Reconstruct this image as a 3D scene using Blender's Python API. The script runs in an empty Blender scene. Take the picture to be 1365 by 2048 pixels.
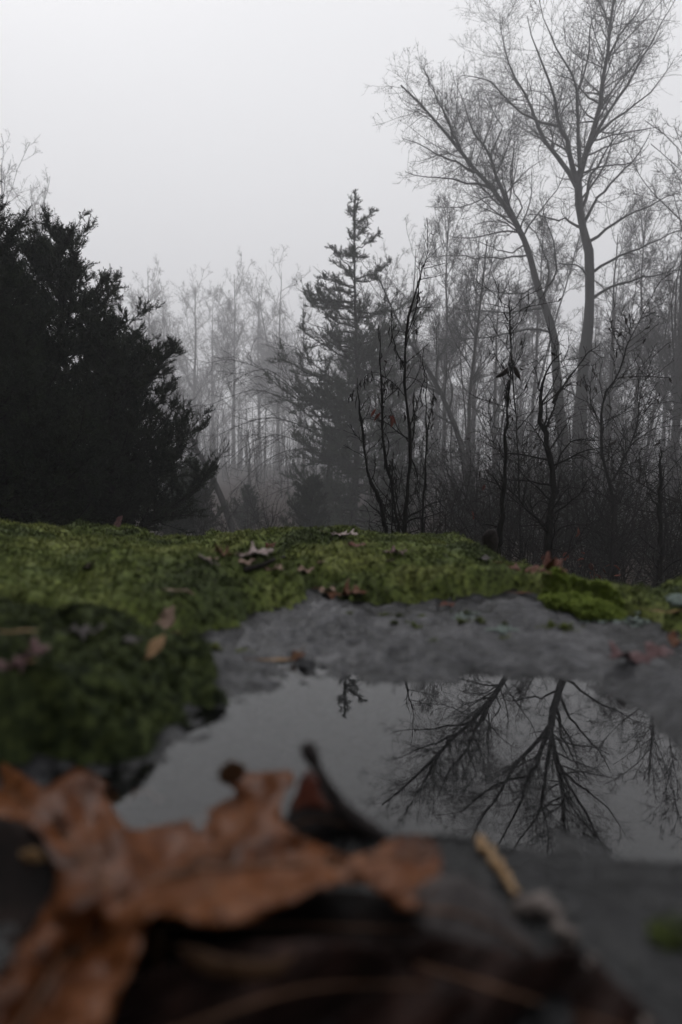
import bpy, math, random
import numpy as np
from mathutils import Matrix, Vector, geometry

# ------------------------------------------------------------------ camera, sky, sun, exposure
S = bpy.context.scene
COL = S.collection
R = math.radians
F_PX, W_PX, H_PX = 1213.0, 1365.0, 2048.0      # focal length in photograph pixels
CAM_Z = 0.18
PITCH, ROLL = 5.0, 1.1

cd = bpy.data.cameras.new('camera')
cam = bpy.data.objects.new('camera', cd)
COL.objects.link(cam)
MCAM = Matrix.Translation((0, 0, CAM_Z)) @ Matrix.Rotation(R(90 - PITCH), 4, 'X') @ Matrix.Rotation(R(ROLL), 4, 'Z')
cam.matrix_world = MCAM
cd.sensor_fit = 'VERTICAL'
cd.sensor_height = 36
cd.lens = F_PX / H_PX * 36
cd.clip_start = 0.02
cd.clip_end = 600
cd.dof.use_dof = True
cd.dof.focus_distance = 3.2
cd.dof.aperture_fstop = 3.3
S.camera = cam

wd = bpy.data.worlds.new('World')
S.world = wd
wd.use_nodes = True
nt = wd.node_tree
nt.nodes.clear()
wo = nt.nodes.new('ShaderNodeOutputWorld')
bg = nt.nodes.new('ShaderNodeBackground')
sky = nt.nodes.new('ShaderNodeTexSky')
sky.sky_type = 'NISHITA'
sky.sun_disc = False
sky.sun_elevation = R(52)
sky.sun_rotation = R(-35)
sky.dust_density = 4.0
hs = nt.nodes.new('ShaderNodeHueSaturation')
hs.inputs['Saturation'].default_value = 0.12
tc = nt.nodes.new('ShaderNodeTexCoord')
sx = nt.nodes.new('ShaderNodeSeparateXYZ')
mr = nt.nodes.new('ShaderNodeMapRange')
mr.inputs['From Min'].default_value = -0.05
mr.inputs['From Max'].default_value = 0.9
cr = nt.nodes.new('ShaderNodeValToRGB')        # overcast cloud: brighter overhead than at the horizon
cr.color_ramp.elements[0].color = (0.55, 0.55, 0.57, 1)
cr.color_ramp.elements[1].color = (1.0, 1.0, 1.025, 1)
sc_ = nt.nodes.new('ShaderNodeVectorMath')
sc_.operation = 'SCALE'
sc_.inputs['Scale'].default_value = 11.9
mx = nt.nodes.new('ShaderNodeMix')
mx.data_type = 'RGBA'
mx.inputs[0].default_value = 0.88
nt.links.new(sky.outputs[0], hs.inputs['Color'])
nt.links.new(tc.outputs['Generated'], sx.inputs[0])
nt.links.new(sx.outputs['Z'], mr.inputs['Value'])
nt.links.new(mr.outputs[0], cr.inputs[0])
nt.links.new(cr.outputs[0], sc_.inputs[0])
nt.links.new(hs.outputs[0], mx.inputs[6])
nt.links.new(sc_.outputs[0], mx.inputs[7])
nt.links.new(mx.outputs[2], bg.inputs[0])
nt.links.new(bg.outputs[0], wo.inputs[0])
bg.inputs[1].default_value = 0.1

sd_ = bpy.data.lights.new('sun', 'SUN')
sd_.energy = 0.5
sd_.angle = R(40)
sd_.color = (1, 0.985, 0.96)
sun = bpy.data.objects.new('sun', sd_)
COL.objects.link(sun)
_sdir = Vector((math.sin(R(-35)) * math.cos(R(52)), math.cos(R(-35)) * math.cos(R(52)), math.sin(R(52))))
sun.rotation_euler = (-_sdir).to_track_quat('-Z', 'Y').to_euler()
sun.location = (0, 0, 40)

S.view_settings.view_transform = 'Standard'
S.view_settings.look = 'None'
S.view_settings.exposure = 0.0
S.view_settings.gamma = 1.0
S.render.engine = 'CYCLES'
S.cycles.use_denoising = True
S.cycles.max_bounces = 8
S.cycles.volume_bounces = 2
S.cycles.transparent_max_bounces = 8
S.cycles.diffuse_bounces = 2
S.cycles.glossy_bounces = 2
S.cycles.transmission_bounces = 2
S.cycles.sample_clamp_indirect = 4.0
HAZE_DENSITY = 0.0054

# ------------------------------------------------------------------ helpers
MR = MCAM.to_3x3()


def ray(px, py):
    return (MR @ Vector(((px - W_PX / 2) / F_PX, -(py - H_PX / 2) / F_PX, -1.0)))


def at(px, py, Y):                      # point on the plane y = Y
    d = ray(px, py)
    t = Y / d.y
    return np.array((d.x * t, Y, CAM_Z + d.z * t))


def atz(px, py, z=0.0):                 # point on the level z
    d = ray(px, py)
    t = (z - CAM_Z) / d.z
    return np.array((d.x * t, d.y * t, z))


def px_of(p):
    q = MCAM.inverted() @ Vector(p)
    return (W_PX / 2 + F_PX * q.x / -q.z, H_PX / 2 - F_PX * q.y / -q.z)


_lat = np.random.default_rng(5).random((256, 256))


def vnoise(x, y):
    x = np.asarray(x, float); y = np.asarray(y, float)
    xi = np.floor(x).astype(int); yi = np.floor(y).astype(int)
    fx = x - xi; fy = y - yi
    fx = fx * fx * (3 - 2 * fx); fy = fy * fy * (3 - 2 * fy)
    a = _lat[xi & 255, yi & 255]; b = _lat[(xi + 1) & 255, yi & 255]
    c = _lat[xi & 255, (yi + 1) & 255]; d = _lat[(xi + 1) & 255, (yi + 1) & 255]
    return (a * (1 - fx) + b * fx) * (1 - fy) + (c * (1 - fx) + d * fx) * fy


def fbm(x, y, o=4):
    s = 0; a = 0.5; n = 0
    for i in range(o):
        s = s + a * vnoise(x + 17.3 * i, y - 9.1 * i); n += a
        x = x * 2.03; y = y * 2.03; a *= 0.5
    return s / n - 0.5


def sstep(a, b, v):
    t = np.clip((v - a) / (b - a), 0, 1)
    return t * t * (3 - 2 * t)


def sdist(poly, x, y):                  # signed distance to a polygon, inside positive
    poly = np.asarray(poly)[:, :2]
    d = np.full(x.shape, 1e9); ins = np.zeros(x.shape, bool)
    n = len(poly)
    for i in range(n):
        ax, ay = poly[i]; bx, by = poly[(i + 1) % n]
        ex, ey = bx - ax, by - ay
        L2 = ex * ex + ey * ey + 1e-12
        t = np.clip(((x - ax) * ex + (y - ay) * ey) / L2, 0, 1)
        d = np.minimum(d, np.hypot(x - ax - t * ex, y - ay - t * ey))
        c = ((ay > y) != (by > y)) & (x < (bx - ax) * (y - ay) / (by - ay + 1e-15) + ax)
        ins ^= c
    return np.where(ins, d, -d)


def mesh_np(name, V, faces_list, smooth=True):
    """faces_list: list of int arrays (n,3) or (n,4)"""
    me = bpy.data.meshes.new(name)
    V = np.asarray(V, np.float32)
    loops = []; starts = []; tot = 0
    for f in faces_list:
        f = np.asarray(f, np.int32)
        if len(f) == 0:
            continue
        k = f.shape[1]
        loops.append(f.ravel())
        starts.append(tot + np.arange(len(f), dtype=np.int32) * k)
        tot += f.size
    L = np.concatenate(loops); st = np.concatenate(starts)
    me.vertices.add(len(V)); me.vertices.foreach_set('co', V.ravel())
    me.loops.add(len(L)); me.loops.foreach_set('vertex_index', L)
    me.polygons.add(len(st)); me.polygons.foreach_set('loop_start', st)
    me.polygons.foreach_set('use_smooth', np.full(len(st), smooth))
    me.update(calc_edges=True)
    me.validate()
    return me


def obj(name, me, mat=None, parent=None, loc=None):
    o = bpy.data.objects.new(name, me)
    COL.objects.link(o)
    if mat is not None and me is not None:
        if not me.materials:
            me.materials.append(mat)
    if parent is not None:
        o.parent = parent
    if loc is not None:
        o.location = loc
    if name in ('twigs', 'branches', 'bark_strips', 'crown', 'limbs', 'veins', 'stems'):      # too fine to pick apart
        o['kind'] = 'stuff'
    return o


def tag(o, label=None, cat=None, group=None, kind=None):
    if label: o['label'] = label
    if cat: o['category'] = cat
    if group: o['group'] = group
    if kind: o['kind'] = kind
    return o


def empty(name, loc, label, cat, group=None):
    o = bpy.data.objects.new(name, None)
    COL.objects.link(o)
    o.empty_display_size = 0.1
    o.location = loc
    return tag(o, label, cat, group)


def copy_tree(o, parent=None):
    c = o.copy()
    COL.objects.link(c)
    if parent is not None:
        c.parent = parent
    for ch in list(o.children):
        copy_tree(ch, c)
    return c


# --- tubes: a batch of polylines P (n,k,3) with radii (n,k) and s sides
def tube_arrays(P, Rr, s, rng):
    n, k, _ = P.shape
    T = np.empty_like(P)
    T[:, 1:-1] = P[:, 2:] - P[:, :-2]; T[:, 0] = P[:, 1] - P[:, 0]; T[:, -1] = P[:, -1] - P[:, -2]
    T /= np.linalg.norm(T, axis=2, keepdims=True) + 1e-9
    m = np.abs(T.mean(axis=1)); ref = np.zeros((n, 3)); ref[np.arange(n), np.argmin(m, axis=1)] = 1
    A = np.cross(T, ref[:, None, :]); A /= np.linalg.norm(A, axis=2, keepdims=True) + 1e-9
    B = np.cross(T, A)
    ang = np.arange(s) * 2 * np.pi / s
    V = P[:, :, None, :] + Rr[:, :, None, None] * (A[:, :, None, :] * np.cos(ang)[None, None, :, None] + B[:, :, None, :] * np.sin(ang)[None, None, :, None])
    V = V.reshape(-1, 3)
    i = np.arange(n)[:, None, None] * k * s; j = np.arange(k - 1)[None, :, None] * s; q = np.arange(s)[None, None, :]
    a = i + j + q; b = i + j + (q + 1) % s
    Fq = np.stack([a, b, b + s, a + s], axis=-1).reshape(-1, 4)
    return V, Fq


def tubes_mesh(name, sets, rng=None):
    Vs = []; Fs = []; off = 0
    for (P, Rr, s) in sets:
        if len(P) == 0: continue
        V, Fq = tube_arrays(np.asarray(P, float), np.asarray(Rr, float), s, rng)
        Vs.append(V); Fs.append(Fq + off); off += len(V)
    return mesh_np(name, np.concatenate(Vs), [np.concatenate(Fs)])


def nrm(v):
    return v / (np.linalg.norm(v, axis=-1, keepdims=True) + 1e-9)


def resample(pts, k):
    """Catmull-Rom through pts, k points evenly spaced"""
    p = np.asarray(pts, float)
    if len(p) == 2:
        t = np.linspace(0, 1, k)[:, None]
        return p[0] * (1 - t) + p[1] * t
    e = np.concatenate([[2 * p[0] - p[1]], p, [2 * p[-1] - p[-2]]])
    out = []
    for i in range(1, len(e) - 2):
        t = np.linspace(0, 1, 9)[:-1, None]
        p0, p1, p2, p3 = e[i - 1], e[i], e[i + 1], e[i + 2]
        out.append(0.5 * (2 * p1 + (p2 - p0) * t + (2 * p0 - 5 * p1 + 4 * p2 - p3) * t ** 2 + (3 * p1 - p0 - 3 * p2 + p3) * t ** 3))
    out.append(p[-1:])
    q = np.concatenate(out)
    d = np.concatenate([[0], np.cumsum(np.linalg.norm(np.diff(q, axis=0), axis=1))])
    s = np.linspace(0, d[-1], k)
    return np.stack([np.interp(s, d, q[:, c]) for c in range(q.shape[1])], axis=1)


def lengths(P):
    return np.linalg.norm(np.diff(P, axis=1), axis=2).sum(axis=1)


def sprout(P, Rr, num, rng, t0=0.2, t1=1.0, ang=(30, 60), up=0.2, lenf=0.5, lmin=0.05, k=5, wig=0.15, curve=0.1, rf=0.6, rmin=0.003, outw=None, flat=0.0, lmax=99, taper=0.7):
    """num child branches at random along the parents"""
    n, kk, _ = P.shape
    L = lengths(P)
    idx = rng.choice(n, num, p=L / L.sum())
    t = t0 + (t1 - t0) * rng.random(num)
    f = t * (kk - 1); i0 = np.minimum(f.astype(int), kk - 2); fr = (f - i0)[:, None]
    base = P[idx, i0] * (1 - fr) + P[idx, i0 + 1] * fr
    tan = nrm(P[idx, i0 + 1] - P[idx, i0])
    r0 = Rr[idx, i0] * (1 - fr[:, 0]) + Rr[idx, i0 + 1] * fr[:, 0]
    rv = rng.normal(size=(num, 3)); rv[:, 2] *= (1 - flat)
    perp = nrm(rv - tan * (rv * tan).sum(1, keepdims=True))
    a = np.radians(rng.uniform(ang[0], ang[1], num))[:, None]
    d = tan * np.cos(a) + perp * np.sin(a)
    d[:, 2] += up
    d = nrm(d)
    ln = np.clip(L[idx] * lenf * (1.15 - t * taper) * rng.uniform(0.5, 1.2, num), lmin, lmax)
    out = np.empty((num, k, 3)); out[:, 0] = base
    cur = d.copy()
    for j in range(1, k):
        cur = nrm(cur + rng.normal(size=(num, 3)) * wig + np.array((0, 0, curve)))
        out[:, j] = out[:, j - 1] + cur * (ln / (k - 1))[:, None]
    rs = np.maximum(r0 * rf, rmin * 1.3)
    rr = rs[:, None] * (1 - np.linspace(0, 1, k)[None, :] * 0.75)
    rr = np.maximum(rr, rmin)
    return out, rr


# ------------------------------------------------------------------ materials
def nodes_of(name):
    m = bpy.data.materials.new(name)
    m.use_nodes = True
    t = m.node_tree
    return m, t, t.nodes['Principled BSDF']


def mat_noise(name, cols, scale=8.0, rough=0.8, detail=6, bump=0.0, bscale=40.0, coords='Object', stretch=(1, 1, 1), spec=0.08, bdist=0.01, pos=None, rnd=0.0, two=None):
    """Principled with a noise-driven colour ramp (cols = list of rgb) and noise relief"""
    m, t, b = nodes_of(name)
    N = t.nodes; Lk = t.links
    tcn = N.new('ShaderNodeTexCoord'); mp = N.new('ShaderNodeMapping'); mp.inputs['Scale'].default_value = stretch
    Lk.new(tcn.outputs[coords], mp.inputs[0])
    nz = N.new('ShaderNodeTexNoise'); nz.inputs['Scale'].default_value = scale; nz.inputs['Detail'].default_value = detail
    nz.inputs['Roughness'].default_value = 0.62
    Lk.new(mp.outputs[0], nz.inputs['Vector'])
    rp = N.new('ShaderNodeValToRGB')
    el = rp.color_ramp.elements
    while len(el) < len(cols): el.new(0.5)
    for i, c in enumerate(cols):
        el[i].position = (pos[i] if pos else 0.3 + 0.4 * i / max(1, len(cols) - 1))
        el[i].color = (*c, 1)
    Lk.new(nz.outputs['Fac'], rp.inputs[0])
    col = rp.outputs[0]
    if rnd > 0:                                   # each copy a little lighter or darker
        oi = N.new('ShaderNodeObjectInfo'); hv = N.new('ShaderNodeHueSaturation')
        ma = N.new('ShaderNodeMapRange'); ma.inputs['To Min'].default_value = 1 - rnd; ma.inputs['To Max'].default_value = 1 + rnd
        Lk.new(oi.outputs['Random'], ma.inputs['Value']); Lk.new(ma.outputs[0], hv.inputs['Value']); Lk.new(col, hv.inputs['Color'])
        col = hv.outputs[0]
    Lk.new(col, b.inputs['Base Color'])
    b.inputs['Roughness'].default_value = rough
    b.inputs['Specular IOR Level'].default_value = spec
    if bump > 0:
        n2 = N.new('ShaderNodeTexNoise'); n2.inputs['Scale'].default_value = bscale; n2.inputs['Detail'].default_value = 5
        Lk.new(mp.outputs[0], n2.inputs['Vector'])
        bp = N.new('ShaderNodeBump'); bp.inputs['Strength'].default_value = bump; bp.inputs['Distance'].default_value = bdist
        Lk.new(n2.outputs['Fac'], bp.inputs['Height']); Lk.new(bp.outputs[0], b.inputs['Normal'])
    return m


M = {}
M['bark'] = mat_noise('bark', [(0.006, 0.0055, 0.005), (0.013, 0.012, 0.011), (0.026, 0.024, 0.023)], 6, 0.9, bump=0.8, bscale=14, stretch=(1, 1, 0.25), bdist=0.03)
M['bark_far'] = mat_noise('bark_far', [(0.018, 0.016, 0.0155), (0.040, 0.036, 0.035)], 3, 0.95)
M['bark_wet'] = mat_noise('bark_wet', [(0.003, 0.0026, 0.0025), (0.007, 0.006, 0.0056), (0.018, 0.016, 0.015)], 60, 0.85, spec=0.08, bump=0.9, bscale=120, stretch=(1, 1, 0.3), bdist=0.004)
M['bark_lichen'] = mat_noise('bark_lichen', [(0.014, 0.012, 0.012), (0.03, 0.028, 0.027), (0.10, 0.12, 0.11)], 45, 0.8, pos=[0.3, 0.52, 0.72])
M['cedar'] = mat_noise('cedar_needles', [(0.006, 0.009, 0.006), (0.014, 0.020, 0.012), (0.026, 0.033, 0.018)], 2.5, 0.75, rnd=0.15)
M['cedar_lone'] = mat_noise('cedar_needles_lone', [(0.010, 0.014, 0.010), (0.021, 0.028, 0.018), (0.034, 0.042, 0.026)], 1.5, 0.75)
M['rock'] = None
M['litter'] = mat_noise('leaf_litter', [(0.010, 0.007, 0.006), (0.022, 0.014, 0.011), (0.045, 0.022, 0.016)], 5, 0.9, bump=1.0, bscale=9, bdist=0.08)
M['redleaf'] = mat_noise('red_dead_leaf', [(0.04, 0.010, 0.008), (0.10, 0.026, 0.018), (0.14, 0.05, 0.03)], 30, 0.6)
M['darkleaf'] = mat_noise('dark_dead_leaf', [(0.008, 0.006, 0.005), (0.025, 0.017, 0.014)], 30, 0.6)
M['lichen'] = mat_noise('lichen_crust', [(0.09, 0.115, 0.10), (0.18, 0.22, 0.20), (0.28, 0.31, 0.29)], 140, 0.95, bump=0.8, bscale=300, bdist=0.002)


def leaf_mat(name, dark, mid, light, scale=30, rough=0.5, bump=0.5):
    m, t, b = nodes_of(name)
    N = t.nodes; Lk = t.links
    tcn = N.new('ShaderNodeTexCoord')
    n1 = N.new('ShaderNodeTexNoise'); n1.inputs['Scale'].default_value = scale; n1.inputs['Detail'].default_value = 7; n1.inputs['Roughness'].default_value = 0.65
    n2 = N.new('ShaderNodeTexNoise'); n2.inputs['Scale'].default_value = scale * 6; n2.inputs['Detail'].default_value = 3
    vo = N.new('ShaderNodeTexVoronoi'); vo.feature = 'DISTANCE_TO_EDGE'; vo.inputs['Scale'].default_value = scale * 9
    for n in (n1, n2, vo): Lk.new(tcn.outputs['Object'], n.inputs['Vector'])
    rp = N.new('ShaderNodeValToRGB'); el = rp.color_ramp.elements; el.new(0.5)
    for e, c, p in zip(el, (dark, mid, light), (0.33, 0.5, 0.66)): e.position = p; e.color = (*c, 1)
    Lk.new(n1.outputs['Fac'], rp.inputs[0])
    sp = N.new('ShaderNodeValToRGB'); sp.color_ramp.elements[0].position = 0.56; sp.color_ramp.elements[1].position = 0.66
    sp.color_ramp.elements[0].color = (1, 1, 1, 1); sp.color_ramp.elements[1].color = (0.45, 0.38, 0.36, 1)
    Lk.new(n2.outputs['Fac'], sp.inputs[0])
    ml = N.new('ShaderNodeMix'); ml.data_type = 'RGBA'; ml.blend_type = 'MULTIPLY'; ml.inputs[0].default_value = 0.8
    Lk.new(rp.outputs[0], ml.inputs[6]); Lk.new(sp.outputs[0], ml.inputs[7])
    Lk.new(ml.outputs[2], b.inputs['Base Color'])
    b.inputs['Roughness'].default_value = rough
    b.inputs['Specular IOR Level'].default_value = 0.25
    bp = N.new('ShaderNodeBump'); bp.inputs['Strength'].default_value = bump; bp.inputs['Distance'].default_value = 0.001
    Lk.new(vo.outputs['Distance'], bp.inputs['Height']); Lk.new(bp.outputs[0], b.inputs['Normal'])
    return m


M['leaf_orange'] = leaf_mat('leaf_orange', (0.0644, 0.0207, 0.0092), (0.1196, 0.0437, 0.0184), (0.1656, 0.0782, 0.0414), 14)
M['leaf_tan'] = leaf_mat('leaf_tan', (0.136, 0.08, 0.06), (0.24, 0.16, 0.12), (0.336, 0.248, 0.2), 40)
M['leaf_pale'] = leaf_mat('leaf_pale', (0.187, 0.136, 0.1275), (0.306, 0.238, 0.2253), (0.408, 0.34, 0.3272), 40)
M['leaf_red'] = leaf_mat('leaf_red', (0.045, 0.0135, 0.009), (0.1125, 0.0315, 0.0188), (0.195, 0.0825, 0.0525), 40)
M['leaf_purple'] = leaf_mat('leaf_purple', (0.06, 0.03, 0.032), (0.13, 0.068, 0.07), (0.21, 0.13, 0.13), 40)
M['leaf_gold'] = leaf_mat('leaf_gold', (0.1736, 0.093, 0.0341), (0.2728, 0.1612, 0.0744), (0.341, 0.2294, 0.124), 50)
M['leaf_grey'] = leaf_mat('leaf_grey', (0.035, 0.0315, 0.0315), (0.07, 0.0616, 0.0602), (0.126, 0.1085, 0.105), 30)
M['leaf_dark'] = leaf_mat('leaf_dark', (0.009, 0.006, 0.0054), (0.021, 0.012, 0.0102), (0.054, 0.027, 0.021), 30)  # dark leaves; tone lowered further for shade under the huge leaf
M['leaf_umber'] = leaf_mat('leaf_umber', (0.035, 0.018, 0.010), (0.07, 0.036, 0.018), (0.11, 0.06, 0.03), 40)
M['leaf_big'] = leaf_mat('leaf_big', (0.016, 0.006, 0.003), (0.098, 0.031, 0.009), (0.165, 0.064, 0.026), 20, rough=.4)
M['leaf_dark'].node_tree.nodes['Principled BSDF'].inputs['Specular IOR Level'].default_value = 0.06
M['leaf_grey'].node_tree.nodes['Principled BSDF'].inputs['Specular IOR Level'].default_value = 0.12
M['leaf_shade'] = leaf_mat('leaf_shade', (0.003, 0.0025, 0.0024), (0.008, 0.0055, 0.005), (0.02, 0.012, 0.010), 30)  # leaf colour taken near black to paint shade under the huge leaf
M['leaf_shade'].node_tree.nodes['Principled BSDF'].inputs['Specular IOR Level'].default_value = 0.05
M['vein'] = mat_noise('leaf_vein', [(0.10, 0.05, 0.03), (0.17, 0.10, 0.065)], 60, 0.6)
M['twig'] = mat_noise('twig_bark', [(0.010, 0.008, 0.008), (0.03, 0.025, 0.024)], 150, 0.7, bump=0.6, bscale=400, bdist=0.001)
M['twig_pale'] = mat_noise('twig_pale', [(0.10, 0.085, 0.08), (0.2, 0.17, 0.155)], 120, 0.8)

# rock: grey granite, mottled, damp
m, t, b = nodes_of('rock')
N = t.nodes; Lk = t.links
tcn = N.new('ShaderNodeTexCoord')
n1 = N.new('ShaderNodeTexNoise'); n1.inputs['Scale'].default_value = 9; n1.inputs['Detail'].default_value = 8; n1.inputs['Roughness'].default_value = 0.7
n2 = N.new('ShaderNodeTexNoise'); n2.inputs['Scale'].default_value = 60; n2.inputs['Distortion'].default_value = 0.6; n2.inputs['Detail'].default_value = 4
n3 = N.new('ShaderNodeTexVoronoi'); n3.inputs['Scale'].default_value = 240
for n in (n1, n2, n3): Lk.new(tcn.outputs['Object'], n.inputs['Vector'])
r1 = N.new('ShaderNodeValToRGB'); el = r1.color_ramp.elements; el.new(0.5)
for e, c, p in zip(el, ((0.010, 0.010, 0.0115), (0.032, 0.032, 0.0355), (0.088, 0.087, 0.091)), (0.32, 0.5, 0.68)): e.position = p; e.color = (*c, 1)
r2 = N.new('ShaderNodeValToRGB'); r2.color_ramp.elements[0].color = (0.3, 0.3, 0.31, 1); r2.color_ramp.elements[1].color = (1.6, 1.6, 1.6, 1)
r2.color_ramp.elements[0].position = 0.35; r2.color_ramp.elements[1].position = 0.65
ml = N.new('ShaderNodeMix'); ml.data_type = 'RGBA'; ml.blend_type = 'MULTIPLY'; ml.inputs[0].default_value = 0.9
Lk.new(n1.outputs['Fac'], r1.inputs[0]); Lk.new(n2.outputs['Fac'], r2.inputs[0])
Lk.new(r1.outputs[0], ml.inputs[6]); Lk.new(r2.outputs[0], ml.inputs[7])
wet = N.new('ShaderNodeAttribute'); wet.attribute_name = 'wet'         # soaked stone is darker; shade near the lens and moss edge painted in
mw = N.new('ShaderNodeMix'); mw.data_type = 'RGBA'; mw.blend_type = 'MULTIPLY'
Lk.new(wet.outputs['Fac'], mw.inputs[0]); Lk.new(ml.outputs[2], mw.inputs[6]); mw.inputs[7].default_value = (0.10, 0.10, 0.105, 1)
Lk.new(mw.outputs[2], b.inputs['Base Color'])
rr_ = N.new('ShaderNodeMapRange'); rr_.inputs['To Min'].default_value = 0.5; rr_.inputs['To Max'].default_value = 0.30
Lk.new(n1.outputs['Fac'], rr_.inputs['Value']); Lk.new(rr_.outputs[0], b.inputs['Roughness'])
bp1 = N.new('ShaderNodeBump'); bp1.inputs['Strength'].default_value = 0.9; bp1.inputs['Distance'].default_value = 0.009
bp2 = N.new('ShaderNodeBump'); bp2.inputs['Strength'].default_value = 0.6; bp2.inputs['Distance'].default_value = 0.0015
Lk.new(n2.outputs['Fac'], bp1.inputs['Height']); Lk.new(n3.outputs['Distance'], bp2.inputs['Height'])
Lk.new(bp1.outputs[0], bp2.inputs['Normal']); Lk.new(bp2.outputs[0], b.inputs['Normal'])
b.inputs['Specular IOR Level'].default_value = 0.34
M['rock'] = m

# moss: greens with yellow and brown, broken at two scales
m, t, b = nodes_of('moss')
N = t.nodes; Lk = t.links
tcn = N.new('ShaderNodeTexCoord')
n1 = N.new('ShaderNodeTexNoise'); n1.inputs['Scale'].default_value = 7; n1.inputs['Detail'].default_value = 4
n2 = N.new('ShaderNodeTexNoise'); n2.inputs['Scale'].default_value = 190; n2.inputs['Detail'].default_value = 4
for n in (n1, n2): Lk.new(tcn.outputs['Object'], n.inputs['Vector'])
r1 = N.new('ShaderNodeValToRGB'); el = r1.color_ramp.elements; el.new(0.5)
for e, c, p in zip(el, ((0.044, 0.060, 0.018), (0.090, 0.115, 0.029), (0.145, 0.165, 0.050)), (0.37, 0.5, 0.63)): e.position = p; e.color = (*c, 1)
r2 = N.new('ShaderNodeValToRGB'); el = r2.color_ramp.elements; el.new(0.5)
for e, c, p in zip(el, ((0.42, 0.36, 0.32, 1), (0.95, 0.95, 0.95, 1), (1.45, 1.4, 1.2, 1)), (0.33, 0.5, 0.68)): e.position = p; e.color = c
ml = N.new('ShaderNodeMix'); ml.data_type = 'RGBA'; ml.blend_type = 'MULTIPLY'; ml.inputs[0].default_value = 1
Lk.new(n1.outputs['Fac'], r1.inputs[0]); Lk.new(n2.outputs['Fac'], r2.inputs[0])
Lk.new(r1.outputs[0], ml.inputs[6]); Lk.new(r2.outputs[0], ml.inputs[7]); Lk.new(ml.outputs[2], b.inputs['Base Color'])
b.inputs['Roughness'].default_value = 0.8
b.inputs['Specular IOR Level'].default_value = 0.2
M['moss'] = m
M['moss_shaded'] = mat_noise('moss_shaded', [(0.006, 0.009, 0.0035), (0.024, 0.033, 0.010), (0.060, 0.074, 0.022)], 110, 0.85, pos=[0.34, 0.5, 0.68], spec=0.15)  # moss green lowered to put shade into the near left cushion
M['moss_bright'] = mat_noise('moss_bright', [(0.11, 0.145, 0.03), (0.18, 0.23, 0.048), (0.25, 0.30, 0.075)], 60, 0.8)

# water: clear film, mirror by Fresnel
m = bpy.data.materials.new('water'); m.use_nodes = True
t = m.node_tree; N = t.nodes; Lk = t.links; N.clear()
out = N.new('ShaderNodeOutputMaterial'); mixs = N.new('ShaderNodeMixShader'); fr = N.new('ShaderNodeFresnel'); fr.inputs['IOR'].default_value = 1.62
tr = N.new('ShaderNodeBsdfTransparent'); tr.inputs[0].default_value = (0.5, 0.5, 0.51, 1)
gl = N.new('ShaderNodeBsdfGlossy'); gl.inputs['Roughness'].default_value = 0.0; gl.inputs[0].default_value = (1, 1, 1, 1)
tcn = N.new('ShaderNodeTexCoord'); nz = N.new('ShaderNodeTexNoise'); nz.inputs['Scale'].default_value = 14; nz.inputs['Detail'].default_value = 1
bp = N.new('ShaderNodeBump'); bp.inputs['Strength'].default_value = 0.008; bp.inputs['Distance'].default_value = 0.002
Lk.new(tcn.outputs['Object'], nz.inputs['Vector']); Lk.new(nz.outputs['Fac'], bp.inputs['Height'])
Lk.new(bp.outputs[0], gl.inputs['Normal']); Lk.new(bp.outputs[0], fr.inputs['Normal'])
Lk.new(fr.outputs[0], mixs.inputs[0]); Lk.new(tr.outputs[0], mixs.inputs[1]); Lk.new(gl.outputs[0], mixs.inputs[2]); Lk.new(mixs.outputs[0], out.inputs[0])
M['water'] = m

# ------------------------------------------------------------------ ground shapes
PUDDLE = np.array([atz(x, y)[:2] for x, y in [
    (60, 1690), (110, 1600), (190, 1545), (270, 1500), (335, 1468), (380, 1425), (398, 1392), (470, 1370), (560, 1354), (640, 1338), (760, 1343), (900, 1357),
    (1000, 1353), (1100, 1346), (1180, 1346), (1235, 1360), (1262, 1410), (1275, 1455), (1310, 1490), (1365, 1520), (1480, 1570), (1560, 1680),
    (1365, 1695), (1200, 1668), (1050, 1660), (900, 1655), (800, 1660), (740, 1720), (600, 1800), (420, 1800), (260, 1700)]])
MOSS_EDGE = [  # front edge of the moss, left to right
    (-260, 1570), (0, 1546), (150, 1540), (290, 1516), (372, 1466), (410, 1412), (412, 1362), (392, 1322), (372, 1298), (440, 1264), (510, 1238), (570, 1208),
    (618, 1186), (634, 1170), (652, 1176), (700, 1190), (770, 1198), (900, 1203), (1015, 1202), (1050, 1188), (1082, 1196), (1110, 1208), (1230, 1212), (1300, 1236), (1365, 1276), (1560, 1300)]
_front = [atz(x, y, 0.004)[:2] for x, y in MOSS_EDGE]
MOSS = np.array(_front + [(1.4, 0.9), (2.0, 1.4), (2.0, 2.6), (-2.4, 2.6), (-2.4, 0.3), (-1.0, 0.22)])


def gpx(x, y): return atz(x, y, 0.012)[:2]


POCKET = np.array([gpx(*p) for p in [(405, 1120), (450, 1098), (540, 1095), (575, 1118), (560, 1140), (600, 1150), (560, 1156), (480, 1150)]])
BARE = [[(318, 1066), (345, 1058), (415, 1059), (430, 1066), (380, 1070)],
        [(480, 1064), (510, 1060), (560, 1068), (580, 1072), (530, 1075)],
        [(700, 1155), (790, 1150), (875, 1152), (860, 1159), (760, 1162)],
        [(960, 1154), (1010, 1152), (1022, 1170), (990, 1172)]]
BARE = [np.array([gpx(*p) for p in q]) for q in BARE]
_g = [gpx(*p) for p in [(-40, 1282), (60, 1292), (180, 1290), (290, 1286), (380, 1278), (420, 1262)]]


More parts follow.
